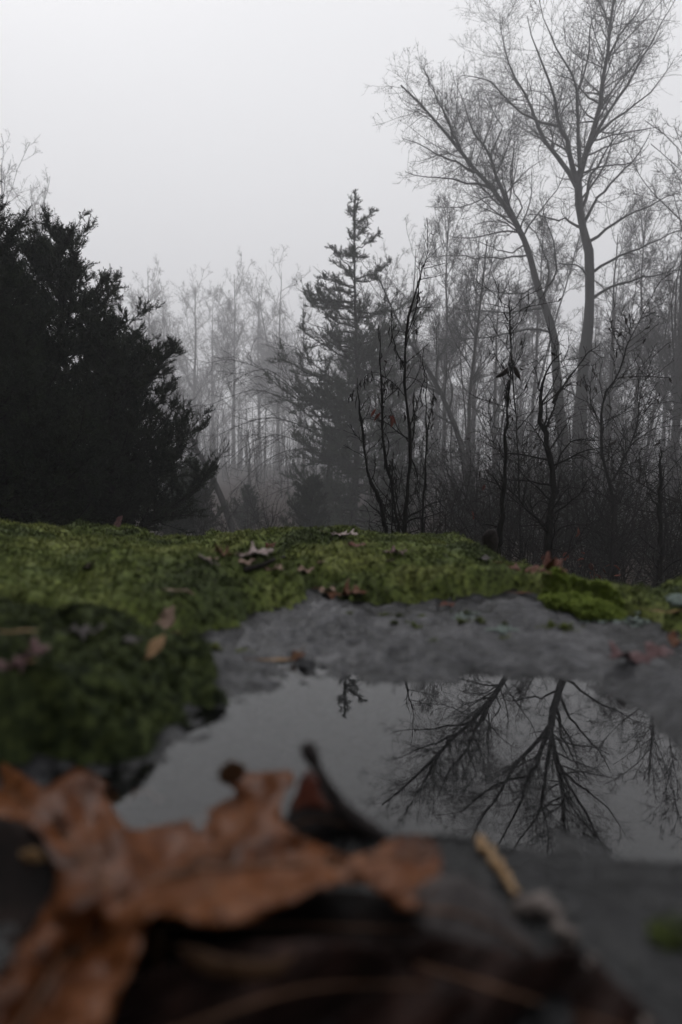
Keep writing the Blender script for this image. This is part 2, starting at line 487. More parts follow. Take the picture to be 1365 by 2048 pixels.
def gully(x, y):                                    # litter-filled crease between two cushions, left
    d = np.full(x.shape, 9.0)
    for a, b in zip(_g[:-1], _g[1:]):
        e = b - a
        tt = np.clip(((x - a[0]) * e[0] + (y - a[1]) * e[1]) / (e @ e), 0, 1)
        d = np.minimum(d, np.hypot(x - a[0] - tt * e[0], y - a[1] - tt * e[1]))
    return d


def floor_z(x, y):
    x = np.asarray(x, float); y = np.asarray(y, float)
    r = np.hypot(x, y)
    z = -0.62 - 0.085 * np.minimum(r, 26) - 0.2 * sstep(0, 12, r)
    z = z + 1.2 * sstep(45, 110, r) + 0.25 * fbm(x * 0.5, y * 0.5, 4) * sstep(1, 4, r) + 0.9 * fbm(x * .07 + 5, y * .07, 3) * sstep(5, 20, r)
    return z


RIDGE_Y = 1.42


def base_z(x, y):
    """bulk of the boulder before moss and basin"""
    z = 0.010 * fbm(x * 3.1, y * 3.1, 3) + 0.004 + 0.050 * fbm(x * 5.2 + 2.7, y * 5.2, 2) * sstep(0.62, 0.85, y) * sstep(1.5, 1.25, y)
    z = z - 0.040 * sstep(0.20, 0.42, x) * sstep(0.64, 0.84, y)
    # swelling behind, right of the middle; low trough on the right
    z = z + 0.014 * np.exp(-(((x - 0.13) / 0.30) ** 2 + ((y - 1.22) / 0.24) ** 2))
    z = z - 0.135 * sstep(0.31, 0.42, x - 0.04 * np.sin(y * 9)) * sstep(0.84, 1.10, y) - 0.036 * sstep(0.75, 1.35, y)
    z = z + 0.008 * sstep(-0.1, -0.7, x) * sstep(0.5, 0.9, y)
    # rounding off on every side
    out = np.maximum(0, y - RIDGE_Y - 0.05 * np.sin(x * 3)) + np.maximum(0, np.abs(x) - 1.5) + np.maximum(0, -y - 0.35)
    z = z - 0.55 * out ** 1.35
    return z


def rock_z(x, y):
    sp = sdist(PUDDLE, x, y)
    n = 0.020 * fbm(x * 20, y * 20, 4) + 0.012 * (np.abs(fbm(x * 45 + 9, y * 60, 3)) - 0.1) + 0.006 * fbm(x * 130, y * 150, 2)
    sp2 = sp + 0.05 * fbm(x * 14 + 3, y * 14, 3)
    z = base_z(x, y)
    near = sstep(0.12, 0.0, -sp2)
    zb = 0.20 * np.clip(-sp2, 0, 0.05) * np.maximum(0.12 + 0.88 * sstep(0.27, 0.4, y), 0.7 * sstep(0.02, 0.10, x))
    z = z * (1 - near) + zb * near
    z = z - 0.012 * sstep(-0.004, 0.07, sp2)
    n = n * (0.35 + 0.65 * sstep(0.25, 0.42, y))
    sm = sdist(MOSS, x, y)
    return z + n * sstep(-0.2, 0.1, 0.1 + 0 * sm), sp2


def moss_thick(x, y):
    sm = sdist(MOSS, x, y) + 0.085 * fbm(x * 20, y * 20, 4) + 0.034 * fbm(x * 75, y * 75, 2) - 0.014 * sstep(0.8, 0.55, y)
    for q in [POCKET] + BARE:
        sm = np.minimum(sm, -sdist(q, x, y) + 0.03 * fbm(x * 40, y * 40, 3))
    gl = gully(x, y)
    T = 0.036
    th = T * (1 - np.exp(-np.clip(sm, 0, 9) / 0.011))
    th = th * (0.08 + 0.92 * sstep(0.002, 0.035, gl))
    th = th * np.clip(0.90 + 1.3 * fbm(x * 10, y * 10, 3), .3, 1.5) + 0.015 * fbm(x * 30, y * 30, 3) * sstep(0, 0.03, sm) + (0.009 * (0.2 - np.abs(fbm(x * 85, y * 85, 2)) * 2) + 0.005 * fbm(x * 150, y * 150, 2)) * sstep(0, 0.012, sm) * sstep(1.7, 0.9, y)
    near = sstep(0.62, 0.5, y) * sstep(-0.03, -0.12, x)
    th = th + 0.010 * near * sstep(0.0, 0.05, sm) * sstep(0.0, 0.05, gl)
    th = np.where(sm > 0, th, -0.006)
    return th, sm


# the working grid
gs_ = np.linspace(-1, 1, 410)
gu = np.sign(gs_) * np.abs(gs_) ** 1.5
gy = np.concatenate([np.linspace(-1.3, 0.08, 26)[:-1], 0.08 + (np.linspace(0, 1, 360) ** 1.3) * 1.55, np.linspace(1.63, 3.2, 34)[1:]])
GY, GU = np.meshgrid(gy, gu, indexing='ij')
GX = GU * (0.9 + 0.8 * np.maximum(GY, 0.0) + 0.5 * np.maximum(GY - 1.6, 0))
ZR, SP = rock_z(GX, GY)
TH, SM = moss_thick(GX, GY)
ZT = ZR + np.maximum(TH, 0)
nr, nc = GX.shape
qi = (np.arange(nr - 1)[:, None] * nc + np.arange(nc - 1)[None, :])
QUADS = np.stack([qi, qi + 1, qi + nc + 1, qi + nc], axis=-1).reshape(-1, 4)

me = mesh_np('rock_slab', np.stack([GX, GY, ZR], -1).reshape(-1, 3), [QUADS[(SM.reshape(-1)[QUADS] < 0.02).any(axis=1)]])
wet_shade = np.maximum(sstep(0.003, -0.001, ZR), 0.95 * sstep(0.36, 0.27, GY))  # soaked stone, plus foreground shade painted on the near stone
wet_shade = np.maximum(wet_shade, 0.85 * sstep(-0.022, -0.002, SM) * (GY < 1.6))  # dark rim of damp and painted underside shade along the moss edge
att = me.attributes.new('wet', 'FLOAT', 'POINT')
att.data.foreach_set('value', np.clip(wet_shade, 0, 1).astype(np.float32).ravel())
rock = tag(obj('rock_slab', me, M['rock']), 'broad flat top of a grey boulder with a shallow puddle and moss on it', 'rock', kind='structure')

# forest floor out to the edge of the haze
fx = np.concatenate([-np.geomspace(6, 138, 34)[::-1], np.linspace(-6, 6, 41)[1:-1], np.geomspace(6, 138, 34)])
fy = np.concatenate([-np.geomspace(2, 58, 14)[::-1], np.linspace(-2, 14, 60)[1:-1], np.geomspace(14, 168, 50)])
FY, FX = np.meshgrid(fy, fx, indexing='ij')
FZ = floor_z(FX, FY)
n1_, n2_ = FX.shape
q2 = (np.arange(n1_ - 1)[:, None] * n2_ + np.arange(n2_ - 1)[None, :])
me = mesh_np('forest_floor', np.stack([FX, FY, FZ], -1).reshape(-1, 3), [np.stack([q2, q2 + 1, q2 + n2_ + 1, q2 + n2_], -1).reshape(-1, 4)])
tag(obj('forest_floor', me, M['litter']), 'dark forest floor of dead leaves falling away behind the boulder', 'ground', kind='structure')

# puddle water
wp = np.array(PUDDLE); c0 = wp.mean(0)
wpo = c0 + (wp - c0) * 1.22
wpo[:, 1] = np.where(wpo[:, 0] < 0.06, np.maximum(wpo[:, 1], 0.278), np.maximum(wpo[:, 1], 0.235))
ww = np.concatenate([np.c_[wpo, np.zeros(len(wpo))]])
me = bpy.data.meshes.new('puddle_water')
me.from_pydata([tuple(v) for v in ww], [], [list(range(len(ww)))])
me.update()
if me.polygons[0].normal.z < 0:
    me.flip_normals()
tag(obj('puddle_water', me, M['water']), 'still rainwater puddle mirroring two bare trees and the tip of a cedar', 'water', kind='structure')

# ------------------------------------------------------------------ moss
cellmask = (SM.reshape(-1)[QUADS] > -0.004).any(axis=1)
rngm = np.random.default_rng(11)


def moss_patch(name, sel, mat, label):
    q = QUADS[sel]
    used, inv = np.unique(q, return_inverse=True)
    V = np.stack([GX, GY, np.where(TH > 0, ZR + TH, ZR - 0.006)], -1).reshape(-1, 3)[used]
    me = mesh_np(name, V, [inv.reshape(q.shape)])
    return me


LEFTN = (GX < -0.02) & (GY < 0.63)
cm = cellmask & (GY.reshape(-1)[QUADS[:, 0]] < 3.0)
GLY = np.array([atz(*p, 0.02)[1] for p in [(-300, 1284), (-40, 1282), (60, 1292), (180, 1290), (290, 1286), (380, 1278), (420, 1262), (440, 1250)]])
GLX = np.array([atz(*p, 0.02)[0] for p in [(-300, 1284), (-40, 1282), (60, 1292), (180, 1290), (290, 1286), (380, 1278), (420, 1262), (440, 1250)]])


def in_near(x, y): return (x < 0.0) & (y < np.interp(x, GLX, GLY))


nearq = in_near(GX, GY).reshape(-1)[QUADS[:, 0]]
me_near = moss_patch('shaded_moss_cushion', cm & nearq, M['moss_shaded'], '')  # near cushion split from the carpet to take the shaded green
tag(obj('shaded_moss_cushion', me_near, M['moss_shaded']), 'moss cushion with shade put into its green, hanging over the left edge of the puddle', 'moss', kind='stuff')
cm = cm & ~nearq
me_moss = moss_patch('moss_carpet', cm, M['moss'], '')
moss = tag(obj('moss_carpet', me_moss, M['moss']), 'thick green moss carpet covering the boulder behind and left of the puddle', 'moss', kind='stuff')


def interp_grid(A, x, y):
    u = x / (0.9 + 0.8 * np.maximum(y, 0) + 0.5 * np.maximum(y - 1.6, 0))
    u = np.sign(u) * np.abs(u) ** (1 / 1.5)
    fj = np.clip((u + 1) / 2 * (nc - 1), 0, nc - 1.001); fi = np.clip(np.interp(y, gy, np.arange(nr)), 0, nr - 1.001)
    i = fi.astype(int); j = fj.astype(int); a = fi - i; b_ = fj - j
    return (A[i, j] * (1 - a) * (1 - b_) + A[i + 1, j] * a * (1 - b_) + A[i, j + 1] * (1 - a) * b_ + A[i + 1, j + 1] * a * b_)


def sprigs(x, y, z, size, rng, leaves=6, lean=None):
    """star-shaped moss shoots, joined"""
    n = len(x)
    C = np.stack([x, y, z], -1)
    ax = nrm(np.stack([rng.normal(0, .35, n), rng.normal(0, .35, n), np.ones(n)], -1))
    h = size * rng.uniform(0.7, 1.3, n)
    V = []; Fc = []
    a0 = rng.uniform(0, 6.28, n)
    for l in range(leaves):
        a = a0 + l * 6.2832 / leaves + rng.normal(0, .2, n)
        el_ = rng.uniform(0.25, 1.15, n)
        d = np.stack([np.cos(a) * np.cos(el_), np.sin(a) * np.cos(el_), np.sin(el_)], -1)
        side = np.stack([-np.sin(a), np.cos(a), np.zeros(n)], -1)
        root = C + ax * (h * rng.uniform(0.0, 0.45, n))[:, None]
        L = (h * rng.uniform(0.6, 1.0, n))[:, None]
        w = L * 0.17
        tri = np.stack([root - side * w, root + side * w, root + d * L], 1)
        V.append(tri.reshape(-1, 3))
        Fc.append(np.arange(n * 3).reshape(n, 3) + l * n * 3)
    return np.concatenate(V), np.concatenate(Fc)


# random points over the moss, denser towards the lens
NS = 118000
yy = 0.22 + (rngm.random(NS) ** 0.8) * 1.5
xx = (rngm.random(NS) * 2 - 1) * (0.12 + 0.68 * yy)
th = interp_grid(TH, xx, yy); sm = interp_grid(SM, xx, yy)
keep = (th > 0.002) & (sm > 0.001) & (rngm.random(NS) < np.clip(0.45 + 1.3 * (vnoise(xx * 60, yy * 60) - 0.2), 0.08, 1))
xx, yy = xx[keep], yy[keep]
zz = interp_grid(ZR, xx, yy) + interp_grid(TH, xx, yy)
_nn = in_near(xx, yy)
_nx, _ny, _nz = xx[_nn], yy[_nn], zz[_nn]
xx, yy, zz = xx[~_nn], yy[~_nn], zz[~_nn]
V, Fc = sprigs(xx, yy, zz - 0.001, (0.0036 + 0.0028 * np.clip(yy, 0, 1.2)) * (0.8 + 0.5 * vnoise(xx * 20, yy * 20)), rngm, 5)
tag(obj('moss_shoots', mesh_np('moss_shoots', V, [Fc], False), M['moss']), 'small star shaped moss shoots standing over the green carpet', 'moss', kind='stuff')
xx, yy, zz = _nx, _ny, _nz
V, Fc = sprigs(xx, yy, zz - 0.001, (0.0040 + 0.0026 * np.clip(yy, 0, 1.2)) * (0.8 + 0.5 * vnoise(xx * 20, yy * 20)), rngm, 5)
tag(obj('moss_shoots', mesh_np('moss_shoots', V, [Fc], False), M['moss_shaded']), 'moss shoots with shade put into their green, standing on the cushion beside the left of the puddle', 'moss', kind='stuff')

# scraps of moss on the bare slab, and the bright cushion at the front of the carpet
px_pads = [(770, 1222, 22, 8), (800, 1232, 14, 6), (830, 1246, 20, 6), (845, 1226, 16, 6), (935, 1223, 28, 9), (925, 1245, 16, 6), (960, 1247, 20, 6), (1008, 1276, 14, 8),
           (1130, 1256, 42, 12), (1100, 1250, 24, 8), (1010, 1250, 8, 4), (868, 1285, 18, 6), (790, 1246, 12, 5), (485, 1296, 20, 9), (430, 1290, 26, 10), (700, 1236, 8, 4), (1340, 1880, 60, 40), (1400, 1860, 60, 40)]
V_all = []; F_all = []; off = 0; sx_, sy_ = [], []
for (px, py, rw, rh) in px_pads:
    c = atz(px, py, 0.006); sc = c[1] / F_PX
    n = int(14 + rw * 4)
    for k in range(n):
        a = rngm.uniform(0, 6.28); rr2 = rngm.random() ** .8 * (.6 + .5 * math.sin(a * 3 + px) + .3 * math.sin(a * 5 + py))
        sx_.append(c[0] + math.cos(a) * rr2 * rw * sc * rngm.uniform(.5, 1.1)); sy_.append(c[1] + math.sin(a) * rr2 * rw * sc * 0.9 * rngm.uniform(.5, 1.1))
sx_ = np.array(sx_); sy_ = np.array(sy_)
V, Fc = sprigs(sx_, sy_, interp_grid(ZT, sx_, sy_) - 0.001, 0.0022 + 0.0035 * rngm.random(len(sx_)) ** 2, rngm, 5)
tag(obj('moss_scraps', mesh_np('moss_scraps', V, [Fc], False), M['moss']), 'scattered scraps of moss clinging to the bare grey slab', 'moss', kind='stuff')
for (px, py, rx, ry, hh, lab) in [(1162, 1215, 80, 26, 0.013, 'bright lime green moss cushion at the front of the carpet, right of the slab'), ]:
    c = atz(px, py, 0.004); sc = c[1] / F_PX
    n = 2600
    a = rngm.uniform(0, 6.28, n); q = np.sqrt(rngm.random(n))
    X = c[0] + np.cos(a) * q * rx * sc; Y = c[1] + np.sin(a) * q * 0.055
    Z = interp_grid(ZT, X, Y) + hh * (1 - q ** 2) ** 0.6 * (0.8 + 0.5 * vnoise(X * 60, Y * 60)) - 0.002
    V, Fc = sprigs(X, Y, Z, np.full(n, 0.0065), rngm, 6)
    # the cushion body under the shoots
    ra = np.linspace(0, 6.2832, 33)[:-1]; qs = np.linspace(0, 1, 9)
    QA, RA = np.meshgrid(qs, ra, indexing='ij')
    bx = c[0] + np.cos(RA) * QA * rx * sc; by = c[1] + np.sin(RA) * QA * 0.055
    bz = interp_grid(ZT, bx, by) + hh * np.clip(1 - QA ** 2, 0, 1) ** 0.6 * (0.8 + 0.5 * vnoise(bx * 60, by * 60)) - 0.004
    BV = np.stack([bx, by, bz], -1).reshape(-1, 3)
    ii = np.arange(8)[:, None] * 32 + np.arange(32)[None, :]; jj = np.arange(8)[:, None] * 32 + (np.arange(32)[None, :] + 1) % 32
    BF = np.stack([ii, jj, jj + 32, ii + 32], -1).reshape(-1, 4)
    me = mesh_np('moss_cushion', np.concatenate([V, BV]), [Fc, BF + len(V)])
    tag(obj('moss_cushion', me, M['moss_bright']), lab, 'moss', kind='stuff')

# lichen crusts: ragged flakes lying on stone and moss
V_all = []; F_all = []; off = 0
for (px, py, rw, rh, n) in [(985, 1160, 45, 12, 90), (1005, 1248, 32, 8, 70), (1215, 1218, 75, 10, 130), (1275, 1222, 30, 8, 40), (930, 1220, 30, 6, 30), (375, 1062, 55, 4, 60), (510, 1062, 34, 4, 40), (1350, 1202, 20, 12, 50), (1030, 1165, 20, 14, 30)]:
    for k in range(n):
        a = rngm.uniform(0, 6.28); q = math.sqrt(rngm.random())
        p = gpx(px + math.cos(a) * q * rw, py + math.sin(a) * q * rh)
        z = float(interp_grid(ZT, p[:1], p[1:2])[0]) + 0.0012
        s_ = rngm.uniform(0.001, 0.0036); m_ = 6
        ang = np.arange(m_) * 6.2832 / m_ + rngm.uniform(0, 6)
        rad = s_ * rngm.uniform(.5, 1.2, m_)
        ring = np.stack([p[0] + np.cos(ang) * rad, p[1] + np.sin(ang) * rad, z + rngm.uniform(-.0008, .0016, m_)], -1)
        V_all.append(np.concatenate([[(p[0], p[1], z + 0.0012)], ring]))
        F_all.append(np.array([(0, 1 + i, 1 + (i + 1) % m_) for i in range(m_)]) + off); off += m_ + 1
tag(obj('lichen', mesh_np('lichen', np.concatenate(V_all), [np.concatenate(F_all)], False), M['lichen']), 'pale grey green crusts of lichen on the stone and at the edge of the moss', 'lichen', kind='stuff')

# ------------------------------------------------------------------ trees
rng = np.random.default_rng(3)


def rad_lin(k, r0, r1, p=1.0):
    return r0 + (r1 - r0) * np.linspace(0, 1, k) ** p


def limb_from_px(pts, Y, k, dyend=0.0, wob=0.0, y0=0.0):
    n = len(pts)
    out = []
    for i, (x, y) in enumerate(pts):
        f = i / (n - 1)
        out.append(at(x, y, Y + y0 + (dyend - y0) * f))
    return resample(out, k)


def crop(c, ox, oy, s):
    return [(ox + x * s, oy + y * s) for x, y in c]


def hero_tree(name, label, Y, trunk, limbs, r_trunk, seed, n2, n3, n4, group):
    """bare tree whose trunk and main limbs follow the photograph, twigs grown from them"""
    g = np.random.default_rng(seed)
    K = 18; q = Y / 24.0; r_trunk = r_trunk * q
    tk = limb_from_px(trunk, Y, K)
    bz = float(floor_z(tk[0, 0], Y)) - 0.15
    base = np.array((tk[0, 0], Y, bz))
    root = empty(name, base, label, 'tree', group)
    tk = resample(np.concatenate([[base], tk]), 24) - base
    tr = rad_lin(24, r_trunk, r_trunk * 0.10, 0.8)
    tr[0] *= 1.35; tr[1] *= 1.1
    tr = tr * (1 + .10 * g.uniform(-1, 1, 24)); tk[2:-1] += g.normal(0, .035 * q, tk[2:-1].shape)
    obj('trunk', tubes_mesh('trunk', [(tk[None], tr[None], 10)]), M['bark'], root)
    LP, LR = [], []
    for lm in limbs:
        pts, r0 = lm[0], lm[1] * q
        dy = g.uniform(-1, 1) * 0.6 * np.linalg.norm(np.array(pts[-1]) - np.array(pts[0])) / F_PX * Y
        y0 = lm[2] if len(lm) > 2 else 0.0
        P = limb_from_px(pts, Y, 12, dy, y0=y0) - base
        P[1:-1] += g.normal(0, 0.03, P[1:-1].shape)
        Rr = rad_lin(12, r0, 0.012, 0.8)
        obj('limb', tubes_mesh('limb', [(P[None], Rr[None], 6)]), M['bark'], root)
        LP.append(P); LR.append(Rr)
    LP = np.array(LP); LR = np.array(LR)
    topP = resample(tk[12:], 12)[None]; topR = resample(np.c_[tr[12:], tr[12:] * 0, tr[12:] * 0], 12)[:, 0][None]
    P1 = np.concatenate([LP, topP]); R1 = np.concatenate([LR, topR])
    P2, R2 = sprout(P1, R1, n2, g, 0.18, 1.0, (30, 70), 0.04, 0.40, 0.35 * q, 7, 0.17, 0.05, 0.32, 0.0062, lmax=3.0 * q)
    P3, R3 = sprout(P2, R2, n3, g, 0.1, 1.0, (30, 70), 0.08, 0.5, 0.18, 6, 0.2, 0.03, 0.55, 0.0048, lmax=1.3 * q)
    P4, R4 = sprout(P3, R3, n4, g, 0.1, 1.0, (30, 75), 0.05, 0.6, 0.2, 3, 0.25, 0.02, 0.7, 0.0036, lmax=0.7 * q)
    obj('branches', tubes_mesh('branches', [(P2, R2, 4), (P3, R3, 3)]), M['bark'], root)
    obj('twigs', tubes_mesh('twigs', [(P4, R4, 3)]), M['bark'], root)
    return root


A3 = lambda *c: crop(c, 760, 0, 0.4432)
heroR_trunk = [(1152, 1060), (1155, 960), (1157, 861), (1163, 786), (1172, 700)] + A3((945, 1400), (945, 1250), (935, 1120), (910, 980), (895, 880), (903, 780), (925, 700), (960, 610), (985, 520), (985, 460), (1005, 370), (1030, 250), (1040, 150), (1050, 40), (1053, -40), (1056, -110))
heroR_limbs = [
    (A3((893, 850), (850, 770), (770, 670), (720, 590), (690, 490), (630, 380), (580, 290), (555, 180), (540, 60)), .105),
    (A3((890, 820), (862, 720), (850, 650), (830, 600), (805, 550), (800, 470), (780, 390), (730, 280), (690, 180), (665, 70)), .115),
    (A3((810, 570), (700, 540), (600, 480), (540, 410), (490, 360), (370, 340)), .055),
    (A3((905, 770), (895, 640), (895, 500), (893, 400), (850, 300), (790, 210), (740, 90), (720, 0)), .085),
    (A3((895, 410), (940, 260), (950, 120), (990, 0), (1000, -60)), .045),
    (A3((930, 700), (1000, 560), (1080, 440), (1160, 310), (1220, 200), (1290, 70), (1345, -20)), .075),
    (A3((985, 600), (1080, 520), (1180, 450), (1260, 370), (1330, 265)), .055),
    (A3((912, 940), (938, 880), (945, 800), (990, 740), (1060, 620), (1130, 540)), .075),
    (A3((925, 1000), (960, 930), (1010, 860), (1090, 780), (1170, 690), (1220, 600)), .065),
    (A3((945, 1090), (1020, 1040), (1100, 980), (1200, 940), (1320, 880), (1430, 850)), .065),
    (A3((960, 1230), (1080, 1160), (1200, 1110), (1330, 1050), (1450, 1000)), .06),
    (A3((955, 1350), (1010, 1310), (1080, 1280), (1200, 1250), (1365, 1220), (1480, 1230)), .06),
    (A3((900, 1025), (840, 990), (760, 985), (700, 965), (640, 980)), .05),
    (A3((985, 465), (930, 430), (895, 385), (850, 350), (800, 340)), .045),
    (A3((1030, 260), (1080, 160), (1150, 70), (1200, -20), (1215, -70)), .05),
    (A3((1045, 110), (1000, 30), (980, -40), (960, -80)), .035),
    (A3((945, 1250), (880, 1190), (800, 1190), (730, 1170)), .04),
    (A3((860, 690), (780, 640), (700, 600), (640, 610), (570, 600)), .035),
]
hero_tree('bare_tree', 'tall bare tree with upright forked trunk, the rightmost big trunk in the fog', 30.0, heroR_trunk, heroR_limbs, .34, 21, 420, 2400, 10000, 'two big bare trees')
heroL_trunk = [(1128, 1060), (1127, 980), (1122, 880), (1116, 780), (1110, 700)] + A3((745, 1400), (710, 1265), (680, 1150), (630, 1030), (575, 945), (500, 850), (430, 775), (380, 700), (330, 640), (270, 560), (200, 480), (140, 435), (95, 385))
heroL_limbs = [
    (A3((605, 985), (560, 880), (520, 780), (500, 710), (460, 650), (420, 600), (390, 500), (350, 390)), .10),
    (A3((530, 815), (505, 700), (530, 640), (555, 570), (520, 530), (480, 430)), .05),
    (A3((430, 778), (350, 730), (270, 700), (180, 650), (100, 622)), .055),
    (A3((500, 850), (400, 825), (300, 805), (200, 800), (115, 775)), .045),
    (A3((375, 695), (330, 600), (290, 510), (240, 410), (190, 300)), .045),
    (A3((330, 640), (310, 540), (265, 450), (235, 390), (180, 290)), .035),
    (A3((640, 1050), (560, 1040), (500, 1060), (380, 1075), (300, 1055)), .04),
    (A3((660, 1100), (600, 1140), (520, 1120), (420, 1085)), .035),
    (A3((680, 1150), (560, 1165), (430, 1160), (330, 1150), (220, 1160)), .04),
    (A3((712, 1290), (640, 1325), (560, 1320), (490, 1315), (400, 1330)), .04),
    (A3((740, 1390), (650, 1400), (560, 1410), (450, 1400), (280, 1385)), .045),
    (A3((770, 1500), (680, 1485), (560, 1510), (450, 1527), (300, 1527), (200, 1535)), .05),
    (A3((740, 1350), (765, 1240), (740, 1130), (690, 1040), (640, 990), (560, 970)), .05),
    (A3((730, 1340), (790, 1240), (790, 1120), (750, 1000), (720, 880)), .05),
    (A3((610, 1000), (640, 930), (600, 860), (590, 760), (610, 680), (570, 650)), .035),
    (A3((460, 660), (500, 560), (500, 480), (440, 440)), .03),
]
hero_tree('bare_tree', 'big bare tree leaning left with its long slanting limb against the sky', 29.0, heroL_trunk, heroL_limbs, .28, 22, 380, 2200, 9000, 'two big bare trees')


# --- evergreen cedars
def spray_proto(g, n=9, w=0.055):
    """a feathery shoot of unit length along +x: alternate side shoots as thin leaf blades"""
    tris = []
    def blade(p, d, L, wd):
        d = nrm(d); s = nrm(np.cross(d, g.normal(size=3)))
        m_ = p + d * L * 0.45
        tris.append((p + s * wd * .9, p + d * L, p - s * wd * .9))
    for i in range(n):
        f = (i + 0.3) / n
        p = np.array((f * 0.85, 0, 0.05 * math.sin(f * 3)))
        for s in (-1, 1):
            d = np.array((0.75, s * 0.75, g.normal(0, .3)))
            blade(p, d, (0.40 - 0.2 * f) * g.uniform(.7, 1.25), w * 0.7)
    blade(np.zeros(3), np.array((1, 0, 0.0)), 1.0, w * 0.45)
    return np.array(tris)        # (m,3,3)


def sprays_at(P0, D, size, g, protos):
    """place spray prototypes at P0 along D"""
    D = nrm(D); rv = g.normal(size=D.shape); rv[:, 2] = np.abs(rv[:, 2]) + 0.6
    Yv = nrm(np.cross(rv, D)); Zv = np.cross(D, Yv)
    out = []
    which = g.integers(0, len(protos), len(P0))
    for w_, pr in enumerate(protos):
        s = which == w_
        if not s.any(): continue
        B = np.stack([D[s], Yv[s], Zv[s]], axis=1) * size[s][:, None, None]       # rows are axes
        T = np.einsum('mvk,nkc->nmvc', pr, B) + P0[s][:, None, None, :]
        out.append(T.reshape(-1, 3))
    V = np.concatenate(out)
    return V, np.arange(len(V)).reshape(-1, 3)


gp = np.random.default_rng(77)
PROTOS = [spray_proto(gp, 5, .085) for _ in range(5)]


def cedar_meshes(h, prof, seed, n_limb, n_br, n_sp, spray, lift=0.25, z0=0.04, tr=0.10, lean=0.0, droop=0.1, clump=0.0, z_pow=1.0, bend=0.0, fill=0.0, tier=False):
    """prof(f, azimuth) -> limb length at relative height f"""
    g = np.random.default_rng(seed)
    k = 14
    zz = np.linspace(0, h, k)
    tp = np.stack([lean * (zz / h) ** 2 * h + 0.012 * h * np.sin(zz * 5 / h), bend * np.sin(zz / h * 3), zz], -1)
    trad = rad_lin(k, tr, 0.006, 0.9)
    tq = tp.copy(); tq[0, 2] -= .7
    trunk = tubes_mesh('trunk', [(tq[None], trad[None], 8)])
    f = z0 + (1 - z0) * (np.arange(n_limb) + g.random(n_limb)) / n_limb
    f = f ** z_pow
    az = g.uniform(0, 6.2832, n_limb)
    L = np.array([prof(a, b) for a, b in zip(f, az)]) * (g.uniform(0.5, 1.12, n_limb) if tier else g.uniform(0.35, 1.28, n_limb))
    ok = L > 0.02; f, az, L = f[ok], az[ok], L[ok]; n = len(f)
    K = 7
    P = np.empty((n, K, 3))
    bx = np.interp(f * h, zz, tp[:, 0]); by = np.interp(f * h, zz, tp[:, 1])
    el = g.normal(lift, 0.16, n) + (0.22 if tier else 0.5) * f ** 2
    s = np.linspace(0, 1, K)
    for j in range(K):
        r = L * s[j]
        P[:, j, 0] = bx + np.cos(az) * r; P[:, j, 1] = by + np.sin(az) * r
        P[:, j, 2] = f * h + np.sin(el) * r - droop * L * np.sin(s[j] * 3.14) * (1 - f) + (0.14 if tier else 0.22) * L * s[j] ** 3
    P[:, 1:] += g.normal(0, 0.02, (n, K - 1, 3)) * L[:, None, None]
    LR = np.maximum(0.004, (0.012 + 0.014 * L)[:, None] * (1 - 0.85 * s)[None])
    P2, R2 = sprout(P, LR, n_br, g, 0.18, 1.0, (30, 65), 0.12, 0.38, 0.12, 5, 0.12, 0.08, 0.5, 0.003, flat=0.45)
    limbs = tubes_mesh('limbs', [(P, LR, 4), (P2, R2, 3)])
    # sprays along limbs' outer part and along branchlets
    allP = [(P2, n_sp, 0.05, 1.0), (P, n_sp // 5, 0.35, 1.0), (tp[None, 9:], max(60, n_sp // 150), 0.3, 1.0)]
    if fill: allP.append((P, int(n_sp * fill), 0.05, 0.6))
    C, D = [], []
    for (Q, num, a, b) in allP:
        kk = Q.shape[1]; Lq = lengths(Q)
        idx = g.choice(len(Q), num, p=Lq / Lq.sum()); t_ = a + (b - a) * g.random(num) ** 0.65
        ff = t_ * (kk - 1); i0 = np.minimum(ff.astype(int), kk - 2); fr_ = (ff - i0)[:, None]
        C.append(Q[idx, i0] * (1 - fr_) + Q[idx, i0 + 1] * fr_)
        d = nrm(Q[idx, i0 + 1] - Q[idx, i0]) + g.normal(0, .55, (num, 3)); d[:, 2] += 0.35
        D.append(d)
    C = np.concatenate(C); D = np.concatenate(D)
    if clump > 0:
        kp = (clump if not tier else 0.04 + 0.34 * sstep(0.15, 0.8, C[:, 2] / h)) < vnoise(C[:, 0] * 1.7 + C[:, 2] * 1.1 + seed, C[:, 1] * 1.7 - C[:, 2] * 1.3)
        C, D = C[kp], D[kp]
    V, Fc = sprays_at(C, D, spray * g.uniform(.6, 1.3, len(C)), g, PROTOS)
    return trunk, limbs, mesh_np('crown', V, [Fc], False)


def cedar(name, ms, label, x, y, rot, mats, group, dz=0.0, scale=1.0):
    b = (x, y, float(floor_z(x, y)) - 0.1 + dz)
    r = empty(name, b, label, 'evergreen tree', group)
    obj('trunk', ms[0], mats[1], r); obj('limbs', ms[1], mats[1], r); obj('crown', ms[2], mats[0], r)
    r.rotation_euler.z = rot; r.scale = (scale,) * 3
    return r


# lone cedar in the middle
YC = 24.0
top = at(712, 392, YC); bt = at(704, 1060, YC)
cz = float(floor_z(bt[0], YC)) - 0.1
hC = top[2] - cz


def prof_lone(f, az):
    px_from_top = (1 - f) * hC / YC * F_PX
    w = 10 + px_from_top * 0.50
    w = min(w, 165)
    lump = (0.80 if f < .5 else .62) + (0.30 if f < .5 else .52) * vnoise(np.array([f * 9.0 + 3]), np.array([math.cos(az) * 1.1 + math.sin(az) * .6 + 7]))[0]
    return w * lump * YC / F_PX


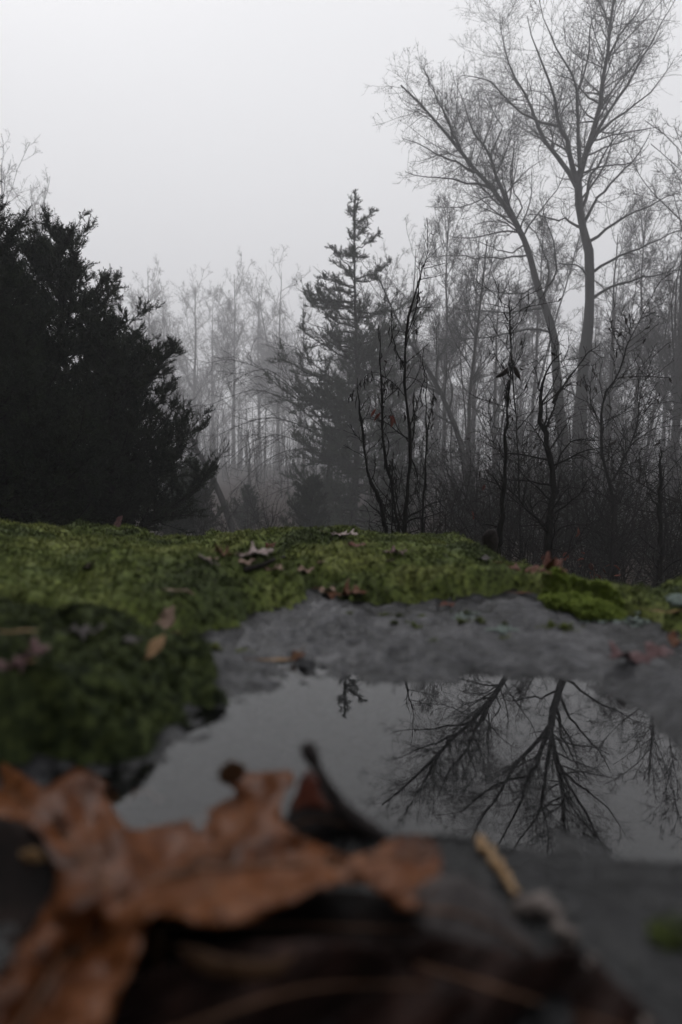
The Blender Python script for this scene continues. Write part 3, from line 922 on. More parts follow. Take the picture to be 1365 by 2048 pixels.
lone = cedar_meshes(hC, prof_lone, 41, 145, 2300, 26000, 0.21, lift=0.10, z0=0.03, tr=0.18, lean=0.0, droop=0.06, clump=0.40, fill=0.16, z_pow=1.25, tier=True)
cedar('cedar_tree', lone, 'lone pointed evergreen cedar standing in the fog at the middle of the wood edge', float(bt[0]), YC, 0.4, (M['cedar_lone'], M['bark']), None)

# dark cedars on the left


def prof_full(wmax, ppow, seed):
    def p(f, az):
        w = wmax * min(1.0, (1 - f) ** ppow * 1.25 + 0.06) * (0.55 + 0.45 * min(1, f / 0.12))
        return w * (0.62 + 0.6 * vnoise(np.array([f * 9.0 + seed]), np.array([az * 0.9 + seed]))[0])
    return p


tB = cedar_meshes(5.6, prof_full(1.62, 0.62, 3), 51, 125, 2300, 21000, 0.15, lift=0.55, z0=0.05, tr=0.11, clump=0.16, fill=0.2)
tCm = cedar_meshes(3.7, prof_full(1.18, 0.72, 9), 52, 95, 1700, 16000, 0.12, lift=0.5, z0=0.13, tr=0.08, clump=0.16, fill=0.2)


def place_px(px, Y): return float(at(px, 1000, Y)[0])


dk = (M['cedar'], M['bark_wet'])
gl = 'dark cedars crowding the left edge'
NEAR = 0.68


def near_cedar(ms, label, px, Y, rot, dz=0.0, scale=1.0):
    x = place_px(px, Y)
    zb = (float(floor_z(x, Y)) - .1 + dz - CAM_Z) * NEAR + CAM_Z
    r = cedar('cedar_tree', ms, label, x * NEAR, Y * NEAR, rot, dk, gl, scale=scale * NEAR)
    r.location.z = zb
    return r


near_cedar(tCm, 'shortest dark cedar at the right end of the left clump', 222, 9.0, 0.3, dz=0.0)
near_cedar(tB, 'dark cedar with a ragged leaning top, second from the right in the left clump', 138, 9.8, 1.0, dz=-0.3)
near_cedar(tB, 'tallest dark cedar cut off by the left edge of the photo', -42, 8.6, 2.6, dz=-0.36, scale=1.0)
near_cedar(tCm, 'low dark cedar in front between the tall left cedars', 60, 7.6, 4.0, dz=-0.2, scale=0.95)
near_cedar(tB, 'dark cedar deep behind the gap of the left clump', 40, 11.6, 5.2, dz=-0.7, scale=0.85)
near_cedar(tCm, 'dark cedar at the far left below the tallest one', -40, 7.0, 2.2, dz=-0.1, scale=1.0)
# same wood, unseen left of and behind the boulder, added to dim sky light
for (x, y, rot, sc), where in zip([(-6.4, 4.9, 1.1, 1.1), (-4.2, 1.6, 2.2, 1.2), (-3.9, -1.6, 3.3, 1.15), (-2.6, -4.6, .4, 1.25), (0.4, -5.2, 5.1, 1.2), (3.0, -5.0, 2.9, 1.15)], ['left of the boulder, level with the shortest left cedar', 'left of the boulder, level with the moss ridge', 'at the left rear of the boulder', 'straight behind the left end of the boulder', 'straight behind the puddle', 'at the right rear of the boulder']):
    cedar('cedar_tree', tB, 'dark cedar outside the photo, ' + where, x, y, rot, dk, 'cedars round the boulder outside the picture', scale=sc)
# young evergreens low in the gap
for (px, Y, sc, rot, lab) in [(385, 16.0, 0.62, 0.5, 'low young evergreen at the foot of the left clump'), (497, 24.0, 0.55, 2.0, 'small young evergreen low in the misty gap left of the lone cedar'),
                              (625, 17.0, 0.55, 3.1, 'squat young evergreen at the left foot of the lone cedar'), (345, 14.0, 0.55, 1.0, 'little evergreen half hidden under the left cedars')]:
    cedar('young_evergreen', tCm, lab, place_px(px, Y), Y, rot, (M['cedar'], M['bark_wet']), 'young evergreens in the undergrowth', scale=sc, dz=-0.1)


# --- bare background trees: six kinds
def bare_meshes(h, seed, r0, spread=0.4, n1=26, n2=260, n3=1500, n4=4200, t0=0.32, up=0.5, fork=False, lean=0.0, r4=0.0052):
    g = np.random.default_rng(seed)
    k = 14
    zz = np.linspace(0, h, k)
    tp = np.stack([np.cumsum(g.normal(0, .035, k)) * h / 16 + lean * zz, np.cumsum(g.normal(0, .035, k)) * h / 16, zz], -1)
    tr = rad_lin(k, r0, 0.02, 0.85); tr[0] *= 1.25
    P0 = tp[None]; R0 = tr[None]
    if fork:
        i = 5
        q = tp[i:].copy(); q = (q - q[0]) @ np.array([[1, 0, 0.0], [0, 1, 0], [0.24, 0.10, 0.93]]) + q[0]
        P0 = np.concatenate([P0, resample(q, k)[None]]); R0 = np.concatenate([R0, rad_lin(k, tr[i] * 0.8, 0.02, .85)[None]])
    P1, R1 = sprout(P0, R0, n1, g, t0, 0.97, (30, 65), 0.1, spread, 0.6, 9, 0.11, 0.07 * up * 2, 0.42, 0.014, lmax=h * 0.42, taper=0.85)
    P2, R2 = sprout(P1, R1, n2, g, 0.15, 1.0, (28, 60), 0.12, 0.42, 0.35, 6, 0.15, 0.05, 0.45, 0.009)
    P3, R3 = sprout(P2, R2, n3, g, 0.1, 1.0, (28, 65), 0.1, 0.5, 0.25, 3, 0.2, 0.03, 0.55, 0.0065)
    P4, R4 = sprout(P3, R3, n4, g, 0.1, 1.0, (28, 70), 0.08, 0.7, 0.2, 2, 0.2, 0.03, 0.7, r4)
    trunk = tubes_mesh('trunk', [(P0, R0, 7)])
    limbs = tubes_mesh('limbs', [(P1, R1, 5), (P2, R2, 3)])
    crown = tubes_mesh('crown', [(P3, R3, 3), (P4, R4, 3)])
    return h, trunk, limbs, crown


gA = 'pale bare trees in the misty gap'
KINDS_ = [bare_meshes(16, 101, .20, .42, 30, 300, 1700, 4800, .30, .6),
          bare_meshes(16, 102, .17, .34, 34, 280, 1600, 4800, .40, .9),
          bare_meshes(16, 103, .22, .5, 26, 300, 1800, 5200, .25, .4, fork=True),
          bare_meshes(16, 104, .16, .3, 30, 260, 1500, 4500, .45, 1.0, fork=True),
          bare_meshes(16, 105, .24, .55, 24, 280, 1700, 5000, .22, .3),
          bare_meshes(12, 106, .13, .55, 26, 240, 1400, 4200, .18, .2, lean=0.12)]


def bare(kind, px, pytop, Y, rot, label, group, name='bare_tree', tilt=0.0):
    h, a, b_, c = KINDS_[kind]
    if Y >= 34: Y = 34 + (Y - 34) * (2.35 if group == gA else 1.75)
    tp = at(px, pytop, Y)
    z0 = float(floor_z(tp[0], Y)) - 0.15
    s = (tp[2] - z0) / h
    r = empty(name, (tp[0], Y, z0), label, 'tree', group)
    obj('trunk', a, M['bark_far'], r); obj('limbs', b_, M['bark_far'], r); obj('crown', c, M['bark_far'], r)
    r.scale = (s, s, s) if group == gA else (s ** 0.8, s ** 0.8, s); r.rotation_euler = (tilt * math.sin(rot), tilt, rot)
    return r



bare(4, 385, 572, 58, 0.3, 'palest bare tree with a narrow crown just right of the left cedars', gA)
bare(0, 468, 548, 60, 1.3, 'pale bare tree with a rounded top in the middle of the misty gap', gA)
bare(2, 560, 545, 62, 2.2, 'pale bare tree whose tip rises just left of the lone cedar', gA)
bare(4, 600, 600, 56, 0.9, 'faint spreading bare tree touching the lone cedar on its left side', gA)
bare(0, 520, 585, 66, 4.0, 'faint slender bare tree between the two tallest trees of the gap', gA)
bare(4, 430, 610, 68, 5.1, 'faint broad bare tree low behind the misty gap', gA)
bare(4, 330, 600, 64, 3.0, 'faint bare tree half hidden behind the shortest left cedar', gA)
bare(0, 296, 560, 50, 2.0, 'bare treetop showing through the gap between the two left cedars', gA)
bare(4, -10, 330, 50, 1.0, 'bare tree with wispy twigs rising behind the left cedars', 'bare trees behind the left cedars')
bare(0, 70, 405, 48, 2.4, 'second wispy bare tree over the ragged cedar on the left', 'bare trees behind the left cedars')
bare(3, 245, 590, 38, 2.4, 'thin bare tree leaning out between the left cedars', 'bare trees behind the left cedars')
gB = 'grey bare trees filling the right side'
bare(0, 770, 545, 44, 0.2, 'grey bare tree just right of the lone cedar tip', gB)
bare(2, 835, 500, 40, 1.0, 'grey forked bare tree under the end of the long slanting limb', gB)
bare(1, 905, 420, 38, 2.0, 'grey slender bare tree rising beneath the slanting limbs', gB)
bare(0, 960, 480, 42, 3.0, 'grey bare tree between the slender one and the leaning big trunk', gB)
bare(4, 1010, 560, 36, 4.0, 'grey spreading bare tree left of the leaning big trunk', gB)
bare(3, 1080, 430, 40, 5.0, 'grey narrow bare tree between the two big trunks', gB)
bare(2, 1240, 470, 36, 0.7, 'grey forked bare tree right of the upright big trunk', gB)
bare(1, 1300, 420, 40, 1.7, 'grey slender bare tree near the right edge behind the forked one', gB)
bare(4, 1400, 235, 30, 2.7, 'bare tree leaning its twigs in from the right edge', gB)
bare(0, 1350, 520, 46, 3.6, 'grey bare tree low at the right edge of the photo', gB)
bare(3, 1190, 600, 50, 4.6, 'faint bare tree showing between the big trunk and the forked one', gB)
bare(4, 880, 600, 52, 5.5, 'faint broad bare tree far behind the lone cedar on its right', gB)
bare(5, 790, 640, 27, 3.3, 'thin leaning bare tree right of the lone cedar', gB)
bare(5, 1290, 620, 27, 0.2, 'thin leaning bare tree in front of the right edge trees', gB)
bare(0, 690, 620, 60, 1.9, 'faint bare tree straight behind the lone cedar', gB)
bare(1, 1050, 620, 58, .9, 'faint slender bare tree low behind the leaning big trunk', gB)

# low spreading bare tree reaching out left from behind the lone cedar
g = np.random.default_rng(61)
Yl = 25.5
bx = at(650, 1040, Yl); bz = float(floor_z(bx[0], Yl)) - 0.1
base = np.array((bx[0], Yl, bz))
root = empty('spreading_tree', base, 'low bare tree reaching arching branches left from the lone cedar', 'tree')
tp = resample([base, at(655, 960, Yl), at(662, 890, Yl), at(640, 840, Yl - .3)], 10) - base
obj('trunk', tubes_mesh('trunk', [(tp[None], rad_lin(10, .10, .05)[None], 7)]), M['bark'], root)
LP, LR = [], []
for c, r0 in [([(655, 880), (600, 850), (540, 835), (480, 850), (420, 880)], .045), ([(650, 860), (590, 810), (520, 780), (470, 790), (420, 810)], .04),
              ([(655, 900), (580, 900), (520, 930), (460, 990)], .035), ([(650, 850), (600, 790), (540, 740), (500, 745), (450, 770)], .04),
              ([(658, 920), (590, 880), (540, 870), (480, 900), (440, 940)], .03), ([(645, 850), (640, 770), (600, 700), (560, 690)], .035), ([(660, 930), (620, 960), (560, 980), (500, 1010)], .025),
              ([(645, 845), (560, 760), (470, 720), (400, 730)], .03), ([(655, 880), (720, 830), (780, 820), (840, 850)], .03)]:
    P = limb_from_px(c, Yl, 12, g.uniform(-1.5, 1.5)) - base
    LP.append(P); LR.append(rad_lin(12, r0 * .75, .008))
    obj('limb', tubes_mesh('limb', [(P[None], LR[-1][None], 5)]), M['bark'], root)
LP = np.array(LP); LR = np.array(LR)
P2, R2 = sprout(LP, LR, 150, g, .1, 1, (25, 60), 0.0, .4, .3, 6, .14, -.03, .5, .007)
P3, R3 = sprout(P2, R2, 900, g, .1, 1, (25, 60), 0.05, .5, .15, 4, .16, 0, .6, .005)
obj('twigs', tubes_mesh('twigs', [(P2, R2, 4), (P3, R3, 3)]), M['bark'], root)

# slanting trunks
for (c, Y, r0, lab) in [([(470, 1070), (445, 1000), (420, 945), (395, 900), (372, 850), (350, 800)], 22.0, .15, 'dark slanting trunk leaning left beside the left cedars'),
                        ([(960, 1060), (925, 900), (905, 840), (875, 770), (845, 722), (800, 650), (760, 560)], 27.0, .17, 'bare slanting trunk leaning left beneath the big trees'),
                        ([(935, 1000), (940, 800), (950, 700), (962, 600), (975, 480)], 29.0, .13, 'straight grey trunk left of the leaning big tree')]:
    P = limb_from_px(c, Y, 14)
    bz = float(floor_z(P[0, 0], Y)) - 0.1
    base = np.array((P[0, 0], Y, bz)); P = resample(np.concatenate([[base], P]), 16) - base
    root = empty('leaning_tree', base, lab, 'tree', 'slender trunks in the fog')
    Rr = rad_lin(16, r0, .03)
    obj('trunk', tubes_mesh('trunk', [(P[None], Rr[None], 8)]), M['bark'], root)
    P1, R1 = sprout(P[None], Rr[None], 16, g, .4, 1, (30, 60), .2, .3, .5, 8, .12, .05, .5, .012)
    P2, R2 = sprout(P1, R1, 110, g, .1, 1, (25, 55), .15, .45, .3, 5, .14, .04, .6, .008)
    P3, R3 = sprout(P2, R2, 600, g, .1, 1, (25, 55), .15, .5, .2, 4, .16, .04, .6, .006)
    obj('branches', tubes_mesh('branches', [(P1, R1, 5), (P2, R2, 4), (P3, R3, 3)]), M['bark'], root)

# the wood beyond, one mass
g = np.random.default_rng(909)
TP, TR, BP, BR = [], [], [], []
n = 330
X = g.uniform(-100, 110, n); Yw = g.uniform(95, 162, n)
Hh = g.uniform(9, 15, n)
Z = floor_z(X, Yw) - 0.2
k = 6
s = np.linspace(0, 1, k)
P0 = np.stack([X[:, None] + g.normal(0, .25, (n, k)) * s, Yw[:, None] + g.normal(0, .25, (n, k)) * s, Z[:, None] + Hh[:, None] * s], -1)
R0 = (g.uniform(.10, .24, n))[:, None] * (1 - .85 * s)[None]
P1, R1 = sprout(P0, R0, n * 12, g, .25, 1, (25, 55), .15, .35, .8, 4, .1, .08, .5, .018)
P2, R2 = sprout(P1, R1, n * 40, g, .15, 1, (25, 55), .2, .45, .5, 2, .14, .06, .6, .014)
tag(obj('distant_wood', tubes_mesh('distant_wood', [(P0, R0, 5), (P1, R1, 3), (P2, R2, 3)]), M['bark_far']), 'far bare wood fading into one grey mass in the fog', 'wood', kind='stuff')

# brushy thicket nearer by, left gap and right side
def thicket(label, n, xr, Yr, hr, seed, nb=14, nt=55):
    g = np.random.default_rng(seed)
    Yw = g.uniform(*Yr, n); X = Yw * g.uniform(*xr, n); Hh = g.uniform(*hr, n); Z = floor_z(X, Yw) - .2
    s = np.linspace(0, 1, 6)
    P0 = np.stack([X[:, None] + g.normal(0, .3, (n, 1)) * s * Hh[:, None] * .3 + g.normal(0, .12, (n, 6)) * s, Yw[:, None] + g.normal(0, .12, (n, 6)) * s, Z[:, None] + Hh[:, None] * s], -1)
    R0 = g.uniform(.035, .10, n)[:, None] * (1 - .85 * s)[None]
    P1, R1 = sprout(P0, R0, n * nb, g, .1, 1, (28, 65), .1, .36, .5, 5, .15, .04, .45, .009)
    P2, R2 = sprout(P1, R1, n * nt, g, .1, 1, (28, 70), .1, .5, .3, 3, .2, .02, .6, .0075)
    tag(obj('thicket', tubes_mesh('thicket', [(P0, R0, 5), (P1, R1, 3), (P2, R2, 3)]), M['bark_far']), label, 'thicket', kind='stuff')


thicket('dense bare thicket filling the foggy wood on the right', 230, (.04, .62), (27, 64), (4, 10), 41, 13, 44)
thicket('dim bare thicket low in the misty gap left of the lone cedar', 170, (-.34, .06), (44, 100), (4, 11), 42, 13, 38)

# ------------------------------------------------------------------ undergrowth behind the boulder


def hang_leaf(name, g, size, curl=0.6, m_=5):
    """a limp pointed dead leaf hanging from its stalk at the origin"""
    k = 6; t_ = np.linspace(0, 1, k)
    w = size * 0.22 * np.sin(np.clip(t_ * 3.0 + 0.12, 0, 3.14)) ** .8
    V = []
    sw = g.uniform(-.5, .5)
    for i in range(k):
        c = np.array((sw * size * t_[i] ** 2, g.normal(0, .03) * size, -size * t_[i]))
        for u in (-1, 0, 1):
            V.append(c + np.array((w[i] * u * math.cos(curl * t_[i]), w[i] * abs(u) * curl + .25 * size * curl * t_[i] ** 2 * (1 + .4 * u), 0)))
    Fq = []
    for i in range(k - 1):
        for u in range(2):
            a = i * 3 + u; Fq.append((a, a + 1, a + 4, a + 3))
    V = np.array(V)
    me = mesh_np(name, V, [np.array(Fq)])
    return me


def solid(o, th):
    md = o.modifiers.new('thickness', 'SOLIDIFY'); md.thickness = th; md.offset = 0
    return o


gs = np.random.default_rng(71)
HANG = [hang_leaf('dead_leaf', gs, 1.0, c) for c in (0.5, 0.9, 0.2, 0.7)]


def stalk(name, label, cat, Y, lines, seed, mat, n_tw=20, n_fine=60, tw_len=.35, nleaf=0, leafsize=.05, leafmat='darkleaf', lumpy=0.3, group=None, strips=0, up=.15, leaf_at=None, fine_r=.0012):
    """thin woody stems seen against the fog; lines = [(pixel points, r0, r1)]"""
    g = np.random.default_rng(seed)
    c0 = lines[0][0][0]
    b0 = at(c0[0], c0[1], Y)
    base = np.array((b0[0], Y, min(b0[2], float(floor_z(b0[0], Y)))))
    root = empty(name, base, label, cat, group)
    PP, RR = [], []
    for li, ln in enumerate(lines):
        pts, r0, r1 = ln
        K = 26 if li == 0 else 16
        P = limb_from_px(pts, Y, K, g.uniform(-.25, .25) * (li > 0)) - base
        if li == 0: P[0, 2] = min(P[0, 2], -0.02) if P[0, 2] < 0.05 else P[0, 2]
        P[1:-1] += g.normal(0, r0 * .28, P[1:-1].shape)
        Rr = rad_lin(K, r0, r1 * .5, .8) * (1 + lumpy * g.uniform(-1, 1, K))
        if li == 0 and P[0, 2] > 0.0:
            P = np.concatenate([[P[0] * (1, 1, 0)], P]); Rr = np.concatenate([[Rr[0] * 1.1], Rr]); P = resample(P, 26); Rr = resample(np.c_[Rr, Rr * 0, Rr * 0], 26)[:, 0]
        obj('stem', tubes_mesh('stem', [(P[None], Rr[None], 8 if li == 0 else 6)]), M[mat], root)
        PP.append(resample(P, 16)); RR.append(np.interp(np.linspace(0, 1, 16), np.linspace(0, 1, len(Rr)), Rr))
    PP = np.array(PP); RR = np.array(RR)
    if n_tw:
        P2, R2 = sprout(PP, RR, int(n_tw * 1.6), g, .1, 1, (30, 75), up, tw_len, .05, 7, .2, .03, .4, fine_r * 1.5, lmax=.9)
        P3, R3 = sprout(P2, R2, int(max(1, n_fine) * 1.8), g, .1, 1, (30, 70), up, .5, .03, 4, .22, .02, .6, fine_r)
        obj('twigs', tubes_mesh('twigs', [(P2, R2, 4), (P3, R3, 3)]), M[mat], root)
        pool = np.concatenate([P2.reshape(-1, 3), P3.reshape(-1, 3)])
    else:
        pool = PP.reshape(-1, 3)
    for i in range(nleaf):
        p = pool[g.integers(0, len(pool))]
        lo = solid(obj('leaf', HANG[g.integers(0, 4)], None, root), .02)
        lo.data.materials.clear() if False else None
        lo.location = p; s = leafsize * g.uniform(.6, 1.3); lo.scale = (s, s, s)
        lo.rotation_euler = (g.normal(0, .5), g.normal(0, .5), g.uniform(0, 6.28))
        setmat(lo, M[leafmat])
    for (px, py, s, ry, lm) in (leaf_at or []):
        lo = solid(obj('leaf', HANG[g.integers(0, 4)], None, root), .02)
        lo.location = at(px, py, Y) - base; lo.scale = (s, s, s); lo.rotation_euler = (g.normal(0, .2), ry, g.normal(0, .5))
        setmat(lo, M[lm])
    if strips:           # peeling strips of bark and dead vine hanging close to the stems
        n_ = strips
        i = g.integers(0, len(PP), n_); j = g.integers(2, 15, n_)
        q = PP[i, j] + g.normal(0, .008, (n_, 3))
        Ls = g.uniform(.02, .075, n_)
        st = np.stack([q, q + np.stack([g.normal(0, .006, n_), g.normal(0, .006, n_), -Ls * .5], -1), q + np.stack([g.normal(0, .012, n_), g.normal(0, .01, n_), -Ls], -1)], 1)
        rs = np.tile(np.array([.002, .0032, .001]), (n_, 1)) * g.uniform(.5, 1.3, n_)[:, None]
        obj('bark_strips', tubes_mesh('bark_strips', [(st, rs, 4)]), M[mat], root)
    return root


def setmat(o, m_):
    if not o.data.materials:
        o.data.materials.append(m_)
    o.material_slots[0].link = 'OBJECT'
    o.material_slots[0].material = m_


B4 = lambda *c: crop(c, 680, 560, 0.5018)
gS = 'thin saplings and dead stalks behind the boulder'
stalk('dead_stalk', 'thick dark vine wrapped stalk with a curled leaf at its tip', 'dead stalk', 3.4,
      [(B4((610, 1150), (632, 1070), (648, 920), (655, 780), (664, 640), (668, 540), (672, 450), (680, 380)), .022, .006), (B4((680, 380), (682, 290), (676, 180), (679, 70)), .004, .002), (B4((668, 480), (664, 430), (680, 390)), .003, .002)],
      81, 'bark_wet', 10, 20, .12, 3, .03, lumpy=.45, strips=60, leaf_at=[(1016, 735, .075, 0.6, 'darkleaf'), (1028, 732, .085, -0.75, 'darkleaf')], group=gS)
stalk('sapling', 'crooked dark sapling with a long bent side branch, right of the vine wrapped stalk', 'sapling', 4.2,
      [(B4((832, 1140), (836, 1000), (845, 880), (852, 790), (835, 690), (815, 600), (793, 500), (805, 440), (830, 380), (850, 320), (885, 290)), .036, .008),
       (B4((850, 490), (890, 420), (930, 370), (980, 300), (1040, 250)), .010, .004), (B4((850, 780), (880, 700), (930, 640), (1000, 640), (1090, 640)), .009, .003), (B4((845, 880), (780, 820), (720, 760), (690, 690)), .008, .003),
       (B4((815, 610), (850, 520), (870, 450)), .012, .006), (B4((838, 1000), (780, 960), (720, 930)), .006, .003), (B4((838, 1030), (880, 990), (940, 975), (1000, 985)), .007, .003), (B4((835, 690), (780, 600), (740, 560)), .007, .003)],
      82, 'bark_wet', 45, 220, .3, 22, .035, group=gS, lumpy=.3)
stalk('sapling', 'tallest dark sapling of the clump in front of the lone cedar', 'sapling', 3.6,
      [(B4((258, 1010), (270, 850), (280, 680), (272, 560), (265, 460), (258, 350), (262, 210), (290, 90), (322, -10), (360, -110)), .017, .0018),
       (B4((258, 350), (225, 280), (205, 190), (215, 110)), .006, .0025), (B4((280, 680), (300, 560), (290, 480), (300, 430)), .007, .003), (B4((262, 230), (300, 130), (315, 20), (330, -80)), .005, .002),
       (B4((275, 600), (330, 420), (345, 330)), .004, .002), (B4((280, 700), (310, 780), (300, 850)), .006, .003), (B4((268, 470), (200, 400), (120, 370), (30, 480)), .003, .0015)],
      83, 'bark_wet', 26, 90, .2, 10, .03, lumpy=.35, strips=110, group=gS)
stalk('dead_stalk', 'slim dark stalk close on the right of the tallest sapling', 'dead stalk', 3.7,
      [(B4((330, 1000), (335, 850), (343, 700), (346, 600), (344, 470), (347, 370)), .012, .003), (B4((343, 640), (365, 520), (375, 430)), .004, .002)], 84, 'bark_wet', 12, 30, .2, 8, .03, lumpy=.4, strips=50, group=gS)
stalk('dead_stalk', 'dark curving stalk at the left end of the clump before the lone cedar', 'dead stalk', 3.5,
      [(B4((185, 1010), (165, 900), (140, 830), (115, 780), (100, 680), (88, 580), (75, 470), (70, 390)), .014, .003), (B4((120, 800), (150, 860), (200, 940)), .008, .004)], 85, 'bark_wet', 12, 40, .2, 6, .03, lumpy=.4, strips=50, group=gS)
stalk('dead_stalk', 'dark stalk hung with red leaves, before the lone cedar', 'dead stalk', 3.45,
      [(B4((235, 990), (205, 820), (180, 700), (168, 560), (166, 420), (162, 300), (160, 200)), .013, .003), (B4((210, 1010), (208, 850), (212, 690)), .006, .003)], 86, 'bark_wet', 12, 40, .2, 4, .03, lumpy=.4, strips=70, group=gS,
      leaf_at=[(752, 818, .06, .5, 'redleaf'), (760, 826, .055, .1, 'redleaf'), (781, 832, .06, -.4, 'redleaf'), (786, 830, .05, .2, 'redleaf')])
stalk('dead_stalk', 'lone thin dark stalk standing near the right edge', 'dead stalk', 4.6,
      [(B4((1275, 1195), (1278, 1120), (1280, 1000), (1277, 900), (1276, 800), (1278, 700), (1276, 660)), .030, .004)], 87, 'bark_wet', 12, 30, .2, 2, .03, lumpy=.4, strips=14, group=gS)
stalk('sapling', 'thin grey sapling with withered leaves high on its twigs, right of the upright big trunk', 'sapling', 6.5,
      [(B4((1080, 1120), (1090, 900), (1050, 700), (1040, 560), (1060, 450), (1110, 380), (1150, 250), (1210, 130)), .022, .005), (B4((1050, 600), (1000, 480), (1010, 330)), .01, .004), (B4((1090, 800), (1180, 600), (1200, 450), (1250, 300)), .012, .004)],
      88, 'bark_wet', 60, 300, .35, 60, .06, group=gS, fine_r=.002)
stalk('sapling', 'thin sapling hung with withered leaves just left of the leaning big trunk', 'sapling', 6.0,
      [(B4((720, 1090), (715, 800), (705, 600), (690, 400), (682, 200), (676, 80)), .014, .003), (B4((705, 600), (780, 500), (800, 400)), .008, .003), (B4((690, 400), (620, 300), (600, 200)), .006, .003)],
      89, 'bark_wet', 40, 160, .3, 40, .055, group=gS, fine_r=.002)
stalk('sapling', 'arching thin sapling low at the right edge, bending down to the left', 'sapling', 5.5,
      [(B4((1420, 900), (1300, 870), (1200, 810), (1100, 740), (1060, 690)), .012, .003), (B4((1380, 930), (1250, 925), (1150, 900), (1050, 850)), .008, .003)],
      90, 'bark_wet', 40, 160, .3, 24, .05, group=gS, fine_r=.0018)

# tangled shrubs


def shrub(label, px, Y, h, seed, n1=16, n2=110, n3=500, mat='bark_wet', w=.5, nleaf=0, leafmat='redleaf', leafsize=.05, dz=0.0, name='shrub', group='leafless shrubs in the undergrowth', r=.006, n4=0):
    g = np.random.default_rng(seed)
    x = float(at(px, 1050, Y)[0])
    base = np.array((x, Y, float(floor_z(x, Y)) - .03 + dz))
    root = empty(name, base, label, 'shrub', group)
    k = 9; P = np.zeros((n1, k, 3)); R_ = np.zeros((n1, k))
    for i in range(n1):
        a = g.uniform(0, 6.28); sp = g.uniform(.1, 1) * w
        d = nrm(np.array((math.cos(a) * sp, math.sin(a) * sp, 1.0))); p = np.array((g.normal(0, .08), g.normal(0, .08), 0.0))
        L = h * g.uniform(.55, 1.1)
        for j in range(k):
            P[i, j] = p; d = nrm(d + g.normal(0, .16, 3) + np.array((0, 0, -.04))); p = p + d * L / (k - 1)
        R_[i] = rad_lin(k, r * g.uniform(.6, 1.3), .0015)
    P2, R2 = sprout(P, R_, n2, g, .15, 1, (35, 75), .1, .45, .08, 6, .25, .0, .6, .0016)
    P3, R3 = sprout(P2, R2, n3, g, .1, 1, (35, 75), .1, .5, .03, 3, .25, .0, .7, .0012)
    sets = [(P2, R2, 4), (P3, R3, 3)]
    obj('stems', tubes_mesh('stems', [(P, R_, 5)]), M[mat], root)
    obj('twigs', tubes_mesh('twigs', sets), M[mat], root)
    pool = P2.reshape(-1, 3)
    for i in range(nleaf):
        lo = solid(obj('leaf', HANG[g.integers(0, 4)], None, root), .02)
        lo.location = pool[g.integers(0, len(pool))]; s = leafsize * g.uniform(.6, 1.3); lo.scale = (s,) * 3
        lo.rotation_euler = (g.normal(0, .6), g.normal(0, .6), g.uniform(0, 6.28)); setmat(lo, M[leafmat])
    return root


shrub('dense dark leafless shrub behind the middle of the mossy hump', 905, 3.9, .95, 301, 18, 170, 800, w=.75)
shrub('leafless shrub with a few red leaves, left of the vine wrapped stalk', 975, 4.6, 1.1, 302, 16, 140, 700, nleaf=14, w=.7)
shrub('lichen speckled shrub low on the right before the big trunks', 1225, 4.3, .85, 303, 18, 150, 650, mat='bark_lichen', w=.9)
shrub('twiggy shrub with russet leaves low between the crooked sapling and the lone thin stalk', 1180, 5.4, .9, 304, 14, 120, 500, nleaf=46, leafmat='redleaf', leafsize=.07, w=.8)
shrub('leafless dark shrub at the right edge of the photo', 1375, 5.2, 1.0, 305, 14, 130, 500, w=.9, nleaf=14, leafmat='darkleaf')
shrub('red leaved shrub at the foot of the stalks before the lone cedar', 815, 3.9, .6, 306, 12, 90, 260, nleaf=44, leafmat='redleaf', leafsize=.06, w=.7)
shrub('red leaved twigs low beside the left end of the stalks', 745, 3.8, .5, 307, 10, 60, 160, nleaf=26, leafmat='redleaf', leafsize=.055, w=.6)
shrub('lichen speckled shrub at the foot of the crooked sapling', 1060, 4.0, .7, 308, 14, 130, 600, mat='bark_lichen', w=.9)
shrub('tall twiggy shrub deep in the fog before the two big trunks', 1120, 9.0, 2.6, 309, 20, 200, 1100, w=.6, nleaf=40, leafmat='darkleaf', leafsize=.09, r=.014)
shrub('tall twiggy shrub deep in the fog at the right edge', 1320, 9.5, 2.8, 310, 20, 200, 1100, w=.6, nleaf=40, leafmat='darkleaf', leafsize=.09, r=.014)
shrub('tall twiggy shrub deep in the fog right of the lone cedar', 960, 10.0, 2.7, 311, 20, 200, 1100, w=.6, nleaf=30, leafmat='darkleaf', leafsize=.09, r=.014)
shrub('hazy twiggy shrub low in the gap beside the slanting trunk', 540, 14.0, 1.9, 312, 18, 160, 800, w=.7, r=.012)
shrub('hazy twiggy shrub under the right end of the left cedars', 420, 12.0, 1.6, 313, 18, 160, 800, w=.7, r=.012)

for (px, Y, h, sd, lab) in [(1020, 7.4, 2.0, 331, 'dense dark brush between the vine wrapped stalk and the crooked sapling'), (1250, 7.0, 1.9, 332, 'dense dark brush right of the thin grey sapling'),
                            (880, 8.2, 2.2, 333, 'dense dark brush just right of the tallest sapling clump'), (1165, 7.8, 2.4, 334, 'dense dark brush hiding the foot of the upright big trunk'),
                            (1345, 7.2, 2.3, 335, 'dense dark brush beyond the lone thin stalk at the right edge'), (1085, 10.5, 3.2, 336, 'tall brush hiding the foot of the leaning big trunk'),
                            (1215, 11.5, 3.4, 337, 'tall brush behind the thin grey sapling'), (950, 11.5, 3.0, 338, 'tall brush far behind the shrub in the middle of the hump')]:
    shrub(lab, px, Y, h, sd, 22, 210, 1100, w=.55, nleaf=14, leafmat='darkleaf', leafsize=.07, r=.012, name='brush', group='dark brush under the big trees')

